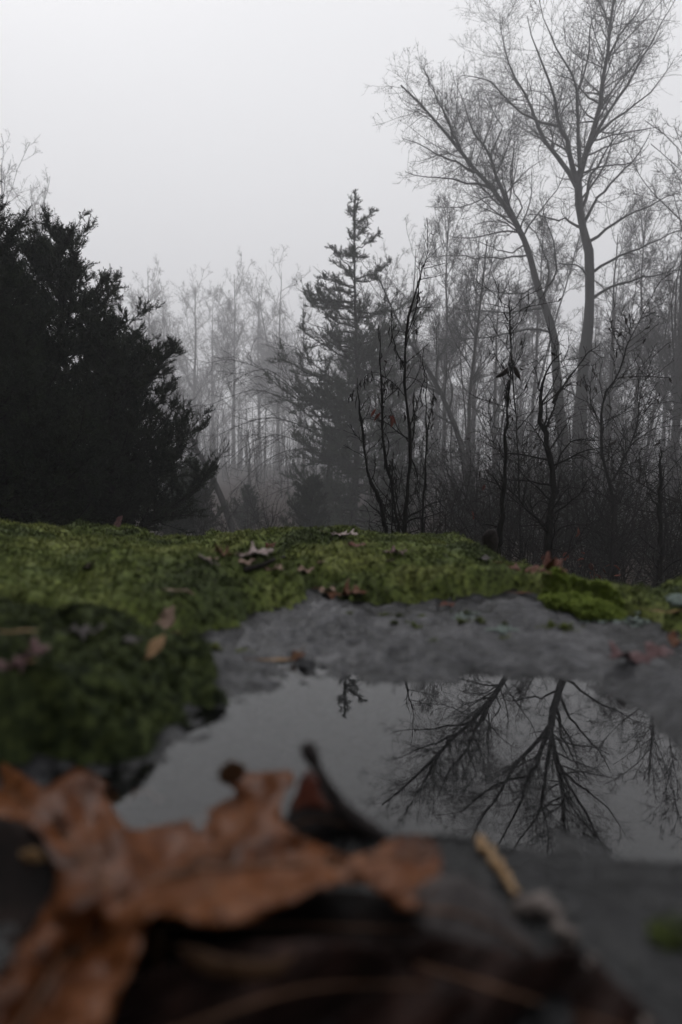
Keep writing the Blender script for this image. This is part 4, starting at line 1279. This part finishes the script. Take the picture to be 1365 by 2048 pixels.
# ------------------------------------------------------------------ haze
hb = (-150, -70, -6.5, 150, 182, 37.0)
v = [(x, y, z) for z in (hb[2], hb[5]) for x, y in ((hb[0], hb[1]), (hb[3], hb[1]), (hb[3], hb[4]), (hb[0], hb[4]))]
me = bpy.data.meshes.new('haze')
me.from_pydata(v, [], [(3, 2, 1, 0), (4, 5, 6, 7), (0, 1, 5, 4), (1, 2, 6, 5), (2, 3, 7, 6), (3, 0, 4, 7)])
hm = bpy.data.materials.new('haze'); hm.use_nodes = True
t = hm.node_tree; t.nodes.clear()
o_ = t.nodes.new('ShaderNodeOutputMaterial'); pv = t.nodes.new('ShaderNodeVolumePrincipled')
pv.inputs['Color'].default_value = (0.93, 0.93, 0.95, 1)
pv.inputs['Density'].default_value = HAZE_DENSITY
pv.inputs['Anisotropy'].default_value = 0.25
t.links.new(pv.outputs[0], o_.inputs['Volume'])
hz = obj('haze', me, hm)
tag(hz, 'pale grey morning fog filling the whole wood', 'fog', kind='stuff')
# ------------------------------------------------------------------ fallen leaves


def ground_hit(px, py):
    d = ray(px, py); d = d / d.y
    ys = np.linspace(0.16, 2.6, 2600)
    z = CAM_Z + d.z * ys; x = d.x * ys
    below = np.nonzero(z < interp_grid(ZT, x, ys))[0]
    i = below[0] if len(below) else np.argmin(np.abs(ys - RIDGE_Y))
    return np.array((x[i], ys[i], z[i]))


OAK = [(0, .010), (.10, .022), (.17, .06), (.215, .155), (.27, .19), (.29, .15), (.325, .085), (.38, .062), (.44, .095), (.475, .20), (.53, .315), (.575, .335), (.58, .25),
       (.595, .13), (.635, .075), (.68, .085), (.72, .17), (.775, .25), (.815, .25), (.81, .17), (.825, .085), (.87, .06), (.905, .10), (.935, .10), (.955, .05), (1.0, .0)]
OVAL = [(0, .01), (.08, .05), (.2, .15), (.35, .22), (.5, .25), (.65, .22), (.8, .15), (.92, .06), (1, 0)]
SLIM = [(0, .012), (.1, .03), (.3, .05), (.5, .06), (.7, .055), (.88, .035), (1, .0)]


def tri_fill(poly, step, jit, g):
    poly = [Vector(p) for p in poly]
    pa = np.array(poly)
    x0, y0 = pa.min(0); x1, y1 = pa.max(0)
    xs, ys = np.meshgrid(np.arange(x0, x1, step), np.arange(y0, y1, step))
    xs = (xs + g.normal(0, jit, xs.shape)).ravel(); ys = (ys + g.normal(0, jit, ys.shape)).ravel()
    k = sdist(pa, xs, ys) > step * 0.45
    pts = poly + [Vector((a, b)) for a, b in zip(xs[k], ys[k])]
    n = len(poly)
    V, _, Fc, *_ = geometry.delaunay_2d_cdt(pts, [(i, (i + 1) % n) for i in range(n)], [], 1, 1e-7)
    return np.array([(v.x, v.y) for v in V]), [tuple(f) for f in Fc]


def leaf_mesh(shape, seed, long_curl, cup, wave, twist=0.0, tip=0.0):
    """unit-length blade along +x centred on the origin, bent in three dimensions; returns blade and vein meshes"""
    g = np.random.default_rng(seed)
    up = [(t + g.normal(0, .008), w * g.uniform(.8, 1.2)) for t, w in shape]
    dn = [(t + g.normal(0, .008), -w * g.uniform(.8, 1.2)) for t, w in shape[1:-1]]
    poly = np.array(up + dn[::-1])
    poly = resample(np.concatenate([poly, poly[:1]]), 90)[:-1]
    V, Fc = tri_fill(poly, .05, .008, g)
    ph = g.uniform(0, 6, 4)

    def bend(q):
        t_, w = q[:, 0], q[:, 1]
        z = wave * (np.sin(t_ * 9 + ph[0]) * np.abs(w) * 2 + .35 * np.sin(t_ * 17 + w * 14 + ph[1]) * np.abs(w)) + cup * w ** 2 * 4 * (1 + .5 * np.sin(t_ * 6 + ph[2]))
        z = z + 0.5 * wave * (vnoise(t_ * 7 + seed, w * 7 + 3) - .5)
        tw = twist * (t_ - .5)
        y = w * np.cos(tw) - z * np.sin(tw); z2 = w * np.sin(tw) + z * np.cos(tw)
        a = long_curl * (t_ - .5) + tip * np.clip(t_ - .7, 0, 1) * 5
        r = t_ - .5
        return np.stack([r * np.sinc(a / 2 / math.pi * 1.2), y, z2 + r * np.sin(a) * 0.7], -1)
    B = bend(V)
    me = bpy.data.meshes.new('blade'); me.from_pydata([tuple(v) for v in B], [], Fc); me.update()
    me.polygons.foreach_set('use_smooth', np.ones(len(me.polygons), bool))
    t_ = np.linspace(-.0, .97, 14)
    sets = []
    mid = bend(np.stack([t_, 0 * t_], -1)); mid[:, 2] += .004
    stem = np.concatenate([[mid[0] + (-.16, g.normal(0, .03), .02), mid[0] + (-.08, 0, .006)], mid])
    stem = resample(stem, 16)
    sets.append((stem[None], rad_lin(16, .009, .003)[None], 5))
    sv = []
    for tt, w in ((.16, .14), (.38, .28), (.58, .22), (.76, .10)):
        for s in (-1, 1):
            u = np.linspace(0, 1, 5)
            q = bend(np.stack([tt + u * .13, s * u * w], -1)); q[:, 2] += .003
            sv.append(q)
    if shape is not SLIM:
        sets.append((np.array(sv), np.tile(rad_lin(5, .004, .0015), (8, 1)), 4))
    return me, tubes_mesh('veins', sets)


def put_leaf(px, py, wpx, label, mat, shape=OAK, seed=0, yaw=0, pitch=0, roll=0, curl=.5, cup=.3, wave=.2, twist=0.0, tip=0.0, lift=.3, cat='leaf', group='fallen leaves on the boulder', name='oak_leaf'):
    p = ground_hit(px, py)
    L = wpx * p[1] / F_PX / max(.35, abs(math.cos(R(yaw))) + .25 * abs(math.sin(R(yaw))))
    curl *= .55; cup *= .42; wave *= .7; roll *= .6
    me, vn = leaf_mesh(shape, seed, curl, cup, wave, twist, tip)
    V = np.empty(len(me.vertices) * 3); me.vertices.foreach_get('co', V); V = V.reshape(-1, 3)
    Mx = (Matrix.Rotation(R(yaw), 3, 'Z') @ Matrix.Rotation(R(-pitch), 3, 'Y') @ Matrix.Rotation(R(roll), 3, 'X'))
    Q = V @ np.array(Mx).T * L
    g0 = interp_grid(ZT, Q[:, 0] + p[0], Q[:, 1] + p[1])
    z = np.quantile(g0 - Q[:, 2], 0.93 - lift * .25) + 0.002          # rests on its lowest points
    loc = Vector((p[0], p[1], z))
    r = empty(name, loc, label, cat, group)
    r.rotation_euler = Mx.to_euler(); r.scale = (L, L, L)
    b = solid(obj('blade', me, M[mat], r), .006)
    obj('veins', vn, M['vein'] if mat not in ('leaf_dark', 'leaf_grey', 'leaf_purple') else M['leaf_dark'], r)
    return r


put_leaf(237, 1050, 34, 'dark red leaf standing upright on the left part of the moss ridge', 'leaf_purple', OVAL, 1, 25, 58, 70, .3, .5, .1)
put_leaf(684, 1074, 72, 'pale curled oak leaf on top of the moss ridge below the lone cedar', 'leaf_pale', OAK, 2, -12, -2, 6, .4, .3, .2)
put_leaf(506, 1112, 92, 'pale tan oak leaf lying across the hollow in the moss', 'leaf_pale', OAK, 3, 14, 6, 10, .4, .25, .2)
put_leaf(448, 1112, 52, 'red brown curled leaf tucked against the pale leaf in the hollow', 'leaf_red', OAK, 4, 160, 6, 20, 1.2, .8, .4)
put_leaf(540, 1098, 34, 'narrow red brown leaf curling up behind the pale leaf in the hollow', 'leaf_red', OVAL, 5, 30, 30, 30, 1.0, .8, .2)
put_leaf(492, 1134, 44, 'small tan scrap of leaf in front of the pale leaf in the hollow', 'leaf_tan', OVAL, 6, 20, 4, 10, .6, .5, .3)
put_leaf(424, 1126, 36, 'small pale scrap of leaf at the left end of the hollow', 'leaf_tan', OVAL, 7, -30, 4, 0, .4, .4, .2)
put_leaf(548, 1146, 48, 'broken reddish tan leaf piece at the front lip of the hollow', 'leaf_tan', OAK, 8, -8, 2, 10, .8, .6, .4)
put_leaf(610, 1145, 44, 'curled tan leaf piece right of the hollow with its end raised', 'leaf_tan', OVAL, 9, 12, 6, 20, 1.0, .6, .3)
put_leaf(642, 1136, 22, 'tiny tan leaf tip right of the curled leaf piece by the hollow', 'leaf_tan', OVAL, 10, 20, 10, 0, .5, .5, .2)
put_leaf(688, 1200, 100, 'orange tan curled leaf at the top corner of the bare slab', 'leaf_orange', OAK, 11, -10, 2, 14, .9, .5, .3)
put_leaf(655, 1186, 44, 'small brown leaf piece beside the orange tan leaf on the slab corner', 'leaf_tan', OVAL, 12, -40, 4, 10, .6, .5, .3)
put_leaf(1066, 1146, 124, 'large russet curled leaf at the right end of the mossy hump', 'leaf_red', OAK, 13, -4, 5, 14, 1.3, .6, .4, lift=.5)
put_leaf(1104, 1152, 66, 'dark curled leaf touching the large russet leaf on its right', 'leaf_red', OAK, 14, -14, 2, 10, .8, .5, .3)
put_leaf(1040, 1190, 54, 'orange sliver of leaf in the moss above the bright cushion', 'leaf_orange', SLIM, 15, -8, 3, 10, .6, .4, .2)
put_leaf(788, 1112, 58, 'flat brown grey leaf on the middle of the mossy hump', 'leaf_purple', OAK, 16, 5, 2, 6, .5, .3, .3)
put_leaf(712, 1098, 46, 'russet sliver of leaf high on the mossy hump', 'leaf_red', OVAL, 17, -10, 2, 10, .5, .4, .2)
put_leaf(895, 1217, 38, 'small red brown leaf scrap at the moss edge on the slab', 'leaf_red', OVAL, 18, 8, 4, 6, .6, .5, .3)
put_leaf(968, 1128, 32, 'dark leaf scrap on the right shoulder of the mossy hump', 'leaf_grey', OVAL, 19, -50, 10, 20, .3, .3, .2)
put_leaf(1275, 1322, 165, 'broad dull red leaf lying on the slab near the right edge', 'leaf_purple', OAK, 20, 8, 2, 8, .5, .3, .3, lift=.3)
put_leaf(1330, 1252, 80, 'curved tan strip of leaf at the right edge above the dull red leaf', 'leaf_gold', SLIM, 21, -10, 3, 0, .7, .3, .1, name='leaf_strip')
put_leaf(1345, 1290, 40, 'small rust leaf curl at the right edge above the dull red leaf', 'leaf_orange', OVAL, 22, 60, 20, 30, 1.2, .8, .3)
put_leaf(40, 1335, 130, 'purple brown leaf with a raised tip at the left edge', 'leaf_purple', OAK, 23, 24, 14, 26, .8, .6, .4, lift=.5)
put_leaf(60, 1364, 46, 'small orange leaf scrap below the purple brown leaf at the left edge', 'leaf_gold', OVAL, 24, -30, 8, 10, .5, .4, .2)
put_leaf(36, 1268, 90, 'long yellow tan leaf strip at the left edge above the purple brown leaf', 'leaf_gold', SLIM, 25, 5, 2, 10, .2, .3, .1, name='leaf_strip')
put_leaf(168, 1280, 92, 'grey brown ragged leaf in the crease between the left moss cushions', 'leaf_grey', OAK, 26, 6, 4, 10, .7, .4, .4)
put_leaf(330, 1258, 54, 'pale tan leaf standing on edge where the left cushions meet', 'leaf_tan', OVAL, 27, 58, 40, 40, .5, .5, .2)
put_leaf(350, 1270, 44, 'orange strip of leaf at the foot of the standing tan leaf', 'leaf_orange', SLIM, 28, 4, 2, 0, .3, .3, .1, name='leaf_strip')
put_leaf(311, 1322, 48, 'bright tan oval leaf on the near left moss cushion', 'leaf_gold', OVAL, 29, 62, 34, 10, .4, .4, .1)
put_leaf(262, 1302, 60, 'dull grey leaf lying in moss left of the bright tan oval leaf', 'leaf_grey', OVAL, 32, 14, 4, 4, .4, .3, .2)
put_leaf(355, 1190, 74, 'thin russet stalk of leaf on the moss above the left cushions', 'leaf_tan', SLIM, 30, -6, 3, 8, .5, .3, .1, tip=-.4)
put_leaf(180, 1138, 40, 'dark curled leaf scrap on the big moss slope at left', 'leaf_dark', OVAL, 31, -20, 30, 30, .8, .6, .3)
put_leaf(560, 1328, 110, 'long tan leaf with a curled orange end on the wet slab', 'leaf_gold', SLIM, 33, 4, 2, 6, .3, .3, .1, tip=.6)
put_leaf(596, 1318, 40, 'orange brown curl of leaf at the end of the long tan one on the slab', 'leaf_orange', OVAL, 34, 30, 18, 30, 1.4, .9, .3)
put_leaf(780, 1130, 24, 'tiny dark leaf scrap below the flat brown grey leaf on the hump', 'leaf_dark', OVAL, 35, 40, 6, 0, .5, .4, .2)
put_leaf(1190, 1164, 90, 'russet leaf litter piece beyond the right moss slope', 'leaf_red', OAK, 36, 10, 8, 20, .9, .6, .4)
put_leaf(1270, 1160, 70, 'dark red curled leaf beyond the moss near the lone thin stalk', 'leaf_red', OAK, 37, -20, 8, 30, .9, .6, .4)


# twigs and bits
def twig(label, pts, r0, r1, mat, name='twig', lift=.004, cat='twig', group=None, k=14, seed=0):
    g = np.random.default_rng(seed)
    P = np.array([ground_hit(*p) + (0, 0, lift) for p in pts])
    P = resample(P, k); b = P[0].copy(); P = P - b
    P[1:-1] += g.normal(0, r0 * .5, P[1:-1].shape)
    return tag(obj(name, tubes_mesh(name, [(P[None], (rad_lin(k, r0, r1) * (1 + .25 * g.uniform(-1, 1, k)))[None], 7)]), M[mat], loc=b), label, cat, group)


twig('dark curved twig lying below the pale leaf in the moss hollow', [(488, 1146), (520, 1139), (548, 1128), (566, 1118)], .0032, .0015, 'twig', seed=1)
twig('thin pale twig at the left end of the moss hollow', [(400, 1118), (418, 1128), (440, 1138)], .0018, .001, 'twig_pale', seed=2)

# pebble standing out of the puddle, small stone by the tan leaf, pale stone at the right edge
for (px, py, rw, mat, lab, sq) in [(516, 1421, 9, 'twig', 'tiny dark pebble breaking the surface of the puddle', .8), (612, 1332, 17, 'rock', 'dark stone knob behind the curled leaf on the wet slab', .8),
                                   (1356, 1206, 22, 'lichen', 'pale lichen crusted stone in the moss at the right edge', .6), (980, 1086, 16, 'twig', 'dark reddish stub of wood standing behind the mossy hump', 1.6)]:
    p = ground_hit(px, py); s_ = rw * p[1] / F_PX
    import bmesh
    bm = bmesh.new(); bmesh.ops.create_icosphere(bm, subdivisions=3, radius=1)
    for v in bm.verts:
        n = 1 + .5 * (vnoise(np.array([v.co.x * 1.6 + px]), np.array([v.co.y * 1.6 + v.co.z * 2.1]))[0] - .5)
        v.co = Vector((v.co.x * n, v.co.y * n, v.co.z * n * sq)) * s_
    me = bpy.data.meshes.new('pebble'); bm.to_mesh(me); bm.free()
    for pl in me.polygons: pl.use_smooth = True
    nm = 'wood_stub' if 'stub' in lab else 'pebble'
    tag(obj(nm, me, M[mat], loc=(p[0], p[1], p[2] + s_ * .15)), lab, 'stub' if nm == 'wood_stub' else 'stone')


# the large leaves right under the lens: outlines followed from the photograph, draped on real curved surfaces
def big_leaf(name, label, poly, depth, mat, veins, step=20, th=.0004, seed=0, vr=.0008, vmat='vein', cat='leaf', group='big leaves close under the lens'):
    g = np.random.default_rng(seed)
    pts = np.array(poly, float)
    pl = resample(np.concatenate([pts, pts[:1]]), max(40, len(poly) * 5))[:-1]
    pl += g.normal(0, 2.0, pl.shape)
    V, Fc = tri_fill(pl, step, step * .15, g)
    def lift(q):
        return np.array([at(a, b, depth(a, b)) for a, b in q])
    W = lift(V)
    o = W.mean(0); o[2] = 0
    me = bpy.data.meshes.new('blade'); me.from_pydata([tuple(v) for v in W - o], [], Fc); me.update()
    me.polygons.foreach_set('use_smooth', np.ones(len(me.polygons), bool))
    r = empty(name, o, label, cat, group)
    solid(obj('blade', me, M[mat], r), th)
    sets = []
    for vn, rr in veins:
        q = resample(np.array(vn, float), 14)
        P = lift(q) - o
        P[:, 1] -= .0006; P[:, 2] += .0006
        sets.append((P[None], rad_lin(14, vr * rr, vr * rr * .4)[None], 6))
    if sets: obj('veins', tubes_mesh('veins', sets), M[vmat], r)
    return r


VEINS = [[(20, 2090), (120, 1930), (230, 1800), (400, 1740), (620, 1728), (860, 1710)], [(230, 1800), (190, 1690), (160, 1580)], [(230, 1800), (120, 1660), (-40, 1540)],
         [(400, 1740), (470, 1660), (520, 1560)], [(400, 1742), (430, 1790), (440, 1838)], [(620, 1728), (690, 1740), (720, 1760)], [(330, 1765), (340, 1700), (300, 1670)], [(540, 1732), (580, 1700), (640, 1700)]]


def d_main(px, py):
    v = (py - 1545) / 270.0
    v = max(-.3, min(1.0, v))
    Y = .312 - .118 * (v if v < 0 else v * (1 - .0 * v))
    Y += .014 * math.sin(px / 95.0 + .6) * math.sin(py / 70.0) + .006 * math.sin(px / 38.0 + py / 47.0) + .004 * (vnoise(np.array([px / 40.]), np.array([py / 40.]))[0] - .5) * 2
    q = np.array((px, py))
    dv = 1e9
    for vv in VEINS:
        for (ax, ay), (bx_, by_) in zip(vv[:-1], vv[1:]):
            ex, ey = bx_ - ax, by_ - ay
            tt = max(0, min(1, ((px - ax) * ex + (py - ay) * ey) / (ex * ex + ey * ey)))
            dv = min(dv, math.hypot(px - ax - tt * ex, py - ay - tt * ey))
    Y += .0045 * math.exp(-(dv / 16.0) ** 2) - .004 * math.exp(-((dv - 55) / 30.0) ** 2)
    Y += .0035 * math.sin(px / 17.0 + py / 29.0) * math.sin(py / 15.0 - px / 41.0)
    if py > 1815: Y -= .00013 * (py - 1815)
    return Y


big_leaf('oak_leaf', 'huge blurred orange brown oak leaf arching over the near edge of the puddle',
         [(-120, 1480), (-30, 1502), (10, 1524), (55, 1556), (92, 1578), (122, 1556), (152, 1544), (186, 1562), (216, 1602), (240, 1640), (268, 1660), (320, 1652), (372, 1640), (412, 1622), (446, 1604), (476, 1588),
          (452, 1566), (440, 1544), (452, 1530), (478, 1538), (500, 1548), (540, 1544), (578, 1542), (592, 1556), (574, 1584), (560, 1618), (572, 1646), (602, 1670), (650, 1694), (702, 1712), (756, 1694), (800, 1674), (846, 1670),
          (878, 1694), (884, 1728), (866, 1772), (838, 1808), (806, 1818), (776, 1796), (738, 1770), (690, 1764), (640, 1778), (590, 1800), (540, 1824), (480, 1846), (430, 1852), (372, 1838), (318, 1828), (292, 1846),
          (276, 1900), (248, 1968), (214, 2040), (170, 2110), (-60, 2120), (-60, 2010), (-10, 1960), (36, 1900), (82, 1832), (112, 1768), (98, 1700), (66, 1656), (10, 1638), (-60, 1640), (-140, 1620)],
         d_main, 'leaf_big', [([(20, 2090), (120, 1930), (230, 1800), (400, 1740), (620, 1728), (860, 1710)], 1.6), ([(230, 1800), (190, 1690), (160, 1580)], 1.0), ([(230, 1800), (120, 1660), (-40, 1540)], 1.0),
                                 ([(400, 1740), (470, 1660), (520, 1560)], 1.0), ([(400, 1742), (430, 1790), (440, 1838)], .8), ([(620, 1728), (690, 1740), (720, 1760)], .7)], seed=5)
big_leaf('oak_leaf', 'grey brown curled leaf with a dark rim rising just behind the huge oak leaf',
         [(566, 1648), (582, 1606), (600, 1568), (618, 1548), (642, 1572), (668, 1604), (700, 1630), (738, 1650), (748, 1676), (716, 1692), (668, 1690), (614, 1678)],
         lambda a, b_: .276 - .00004 * (b_ - 1560) + .010 * math.sin((a - 560) / 60.0), 'leaf_grey', [([(590, 1650), (640, 1640), (735, 1665)], .7)], step=16, seed=6)
big_leaf('oak_leaf', 'dark red flap of leaf folded up inside the grey brown curled leaf',
         [(584, 1624), (596, 1580), (616, 1540), (634, 1556), (640, 1590), (664, 1622), (640, 1618), (612, 1616)],
         lambda a, b_: .262 + .010 * math.sin((a - 560) / 60.0), 'leaf_red', [], step=14, seed=7)
big_leaf('oak_leaf', 'brown curled leaf lobes behind the huge oak leaf at the left edge',
         [(-90, 1560), (-40, 1510), (20, 1520), (70, 1548), (130, 1536), (180, 1540), (226, 1580), (262, 1630), (300, 1668), (240, 1700), (150, 1690), (60, 1640), (-40, 1610)],
         lambda a, b_: .345 - .00032 * (b_ - 1510) + .010 * math.sin(a / 42.0), 'leaf_big', [([(-60, 1570), (100, 1590), (270, 1660)], .9)], step=18, seed=21)
big_leaf('oak_leaf', 'dark rust leaf hanging below the lower left edge of the huge oak leaf',
         [(150, 1900), (240, 1856), (300, 1850), (330, 1880), (316, 1940), (292, 2010), (300, 2110), (120, 2110), (130, 1990)],
         lambda a, b_: .200 - .00002 * (b_ - 1850) + .005 * math.sin(a / 30.0), 'leaf_umber', [([(200, 2090), (290, 1870)], .9)], step=18, seed=22)
big_leaf('oak_leaf', 'near black leaf added as shade on the stone under the lower left lobe of the huge leaf',  # put in to darken the stone where shade falls
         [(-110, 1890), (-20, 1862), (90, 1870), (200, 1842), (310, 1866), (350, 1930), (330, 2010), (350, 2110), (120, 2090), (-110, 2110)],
         lambda a, b_: float(atz(a, b_, .003 + .002 * math.sin(a / 40.0))[1]), 'leaf_shade', [([(-80, 2000), (120, 1960), (330, 1950)], .8)], step=24, seed=31)
big_leaf('oak_leaf', 'near black leaf added for the shade in the dark hollow under the huge leaf',  # stands in for the shade inside the hollow
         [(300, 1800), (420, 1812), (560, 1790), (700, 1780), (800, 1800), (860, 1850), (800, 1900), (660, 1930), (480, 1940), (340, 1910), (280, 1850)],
         lambda a, b_: float(atz(a, b_, .005 + .002 * math.sin(a / 50.0))[1]), 'leaf_shade', [([(320, 1850), (560, 1850), (840, 1860)], .8)], step=24, seed=32)
P = resample(np.array([at(612, 1490, .290), at(632, 1530, .284), at(660, 1580, .278), at(700, 1632, .272), at(752, 1668, .268), at(772, 1690, .266)]), 18); b0 = P[0].copy()
tag(obj('twig', tubes_mesh('twig', [((P - b0)[None], (np.interp(np.linspace(0, 1, 18), [0, .08, .2, .7, 1], [.0035, .0048, .0022, .0042, .0035]))[None], 8)]), M['twig'], loc=b0), 'blurred knobbly dark twig slanting up behind the huge oak leaf', 'twig')
big_leaf('oak_leaf', 'dark red curled leaf tip on the middle lobe of the huge leaf',
         [(438, 1560), (444, 1532), (466, 1522), (492, 1536), (486, 1556), (466, 1566)], lambda a, b_: .304, 'leaf_umber', [], step=12, seed=17)
big_leaf('oak_leaf', 'blackish grey leaf lying right of the huge oak leaf lobe',
         [(806, 1806), (850, 1762), (900, 1748), (960, 1770), (1010, 1820), (1052, 1868), (1076, 1900), (1030, 1912), (950, 1900), (880, 1880), (830, 1850)],
         lambda a, b_: .211 - .00010 * (b_ - 1760) + .006 * math.sin(a / 50.), 'leaf_grey', [([(820, 1820), (930, 1830), (1060, 1898)], .8)], seed=8)
big_leaf('oak_leaf', 'dark brown leaf with deep shade put into its colour along the bottom edge of the photo',  # shade is part of this leaf's colour
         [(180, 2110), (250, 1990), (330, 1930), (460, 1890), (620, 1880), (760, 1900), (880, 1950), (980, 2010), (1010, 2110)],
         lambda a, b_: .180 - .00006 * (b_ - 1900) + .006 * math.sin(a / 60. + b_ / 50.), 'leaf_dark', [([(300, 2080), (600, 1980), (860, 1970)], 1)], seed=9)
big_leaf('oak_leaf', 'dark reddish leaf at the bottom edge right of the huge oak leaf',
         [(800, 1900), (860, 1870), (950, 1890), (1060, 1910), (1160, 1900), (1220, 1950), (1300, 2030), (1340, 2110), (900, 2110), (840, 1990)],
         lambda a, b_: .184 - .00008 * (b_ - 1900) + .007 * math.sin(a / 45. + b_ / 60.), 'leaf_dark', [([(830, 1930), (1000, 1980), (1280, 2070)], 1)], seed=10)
big_leaf('leaf_strip', 'dull golden strip of leaf in the dark hollow under the huge oak leaf',
         [(350, 1892), (400, 1900), (460, 1918), (540, 1922), (590, 1906), (560, 1946), (500, 1962), (430, 1950), (380, 1926)],
         lambda a, b_: .172 - .00002 * (b_ - 1900), 'leaf_umber', [], step=16, seed=11)
big_leaf('oak_leaf', 'leaf with shade put into its colour in the hollow at the left edge below the huge leaf lobes',  # blackened to paint the hollow's shade
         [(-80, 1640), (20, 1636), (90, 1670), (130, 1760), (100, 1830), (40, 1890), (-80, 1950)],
         lambda a, b_: .250 - .00018 * (b_ - 1640), 'leaf_shade', [], seed=12)
big_leaf('leaf_strip', 'small golden flake in the dark hollow at the left edge',
         [(38, 1706), (62, 1698), (92, 1716), (86, 1740), (56, 1736)], lambda a, b_: .235, 'leaf_gold', [], step=14, seed=13)
for lab, pts, r0, mat in [('pale tan stick slanting over the wet stone right of the huge leaf', [(962, 1688), (990, 1730), (1034, 1800)], .0022, 'leaf_gold'),
                          ('blurred grey stick end below the pale tan stick', [(1040, 1810), (1090, 1850), (1150, 1895)], .0038, 'twig_pale'),
                          ('blurred reddish stick slanting into the bottom right corner', [(1180, 1960), (1230, 2010), (1290, 2080)], .003, 'twig_pale')]:
    twig(lab, pts, r0, r0 * .8, mat, name='stick', cat='stick', lift=r0, seed=len(lab))
tag(twig('faint tan leaf stalk on the water left of the huge leaf middle lobe', [(250, 1612), (290, 1604), (325, 1612)], .002, .0012, 'leaf_tan', name='leaf_stalk', lift=.004, cat='stalk', seed=9))
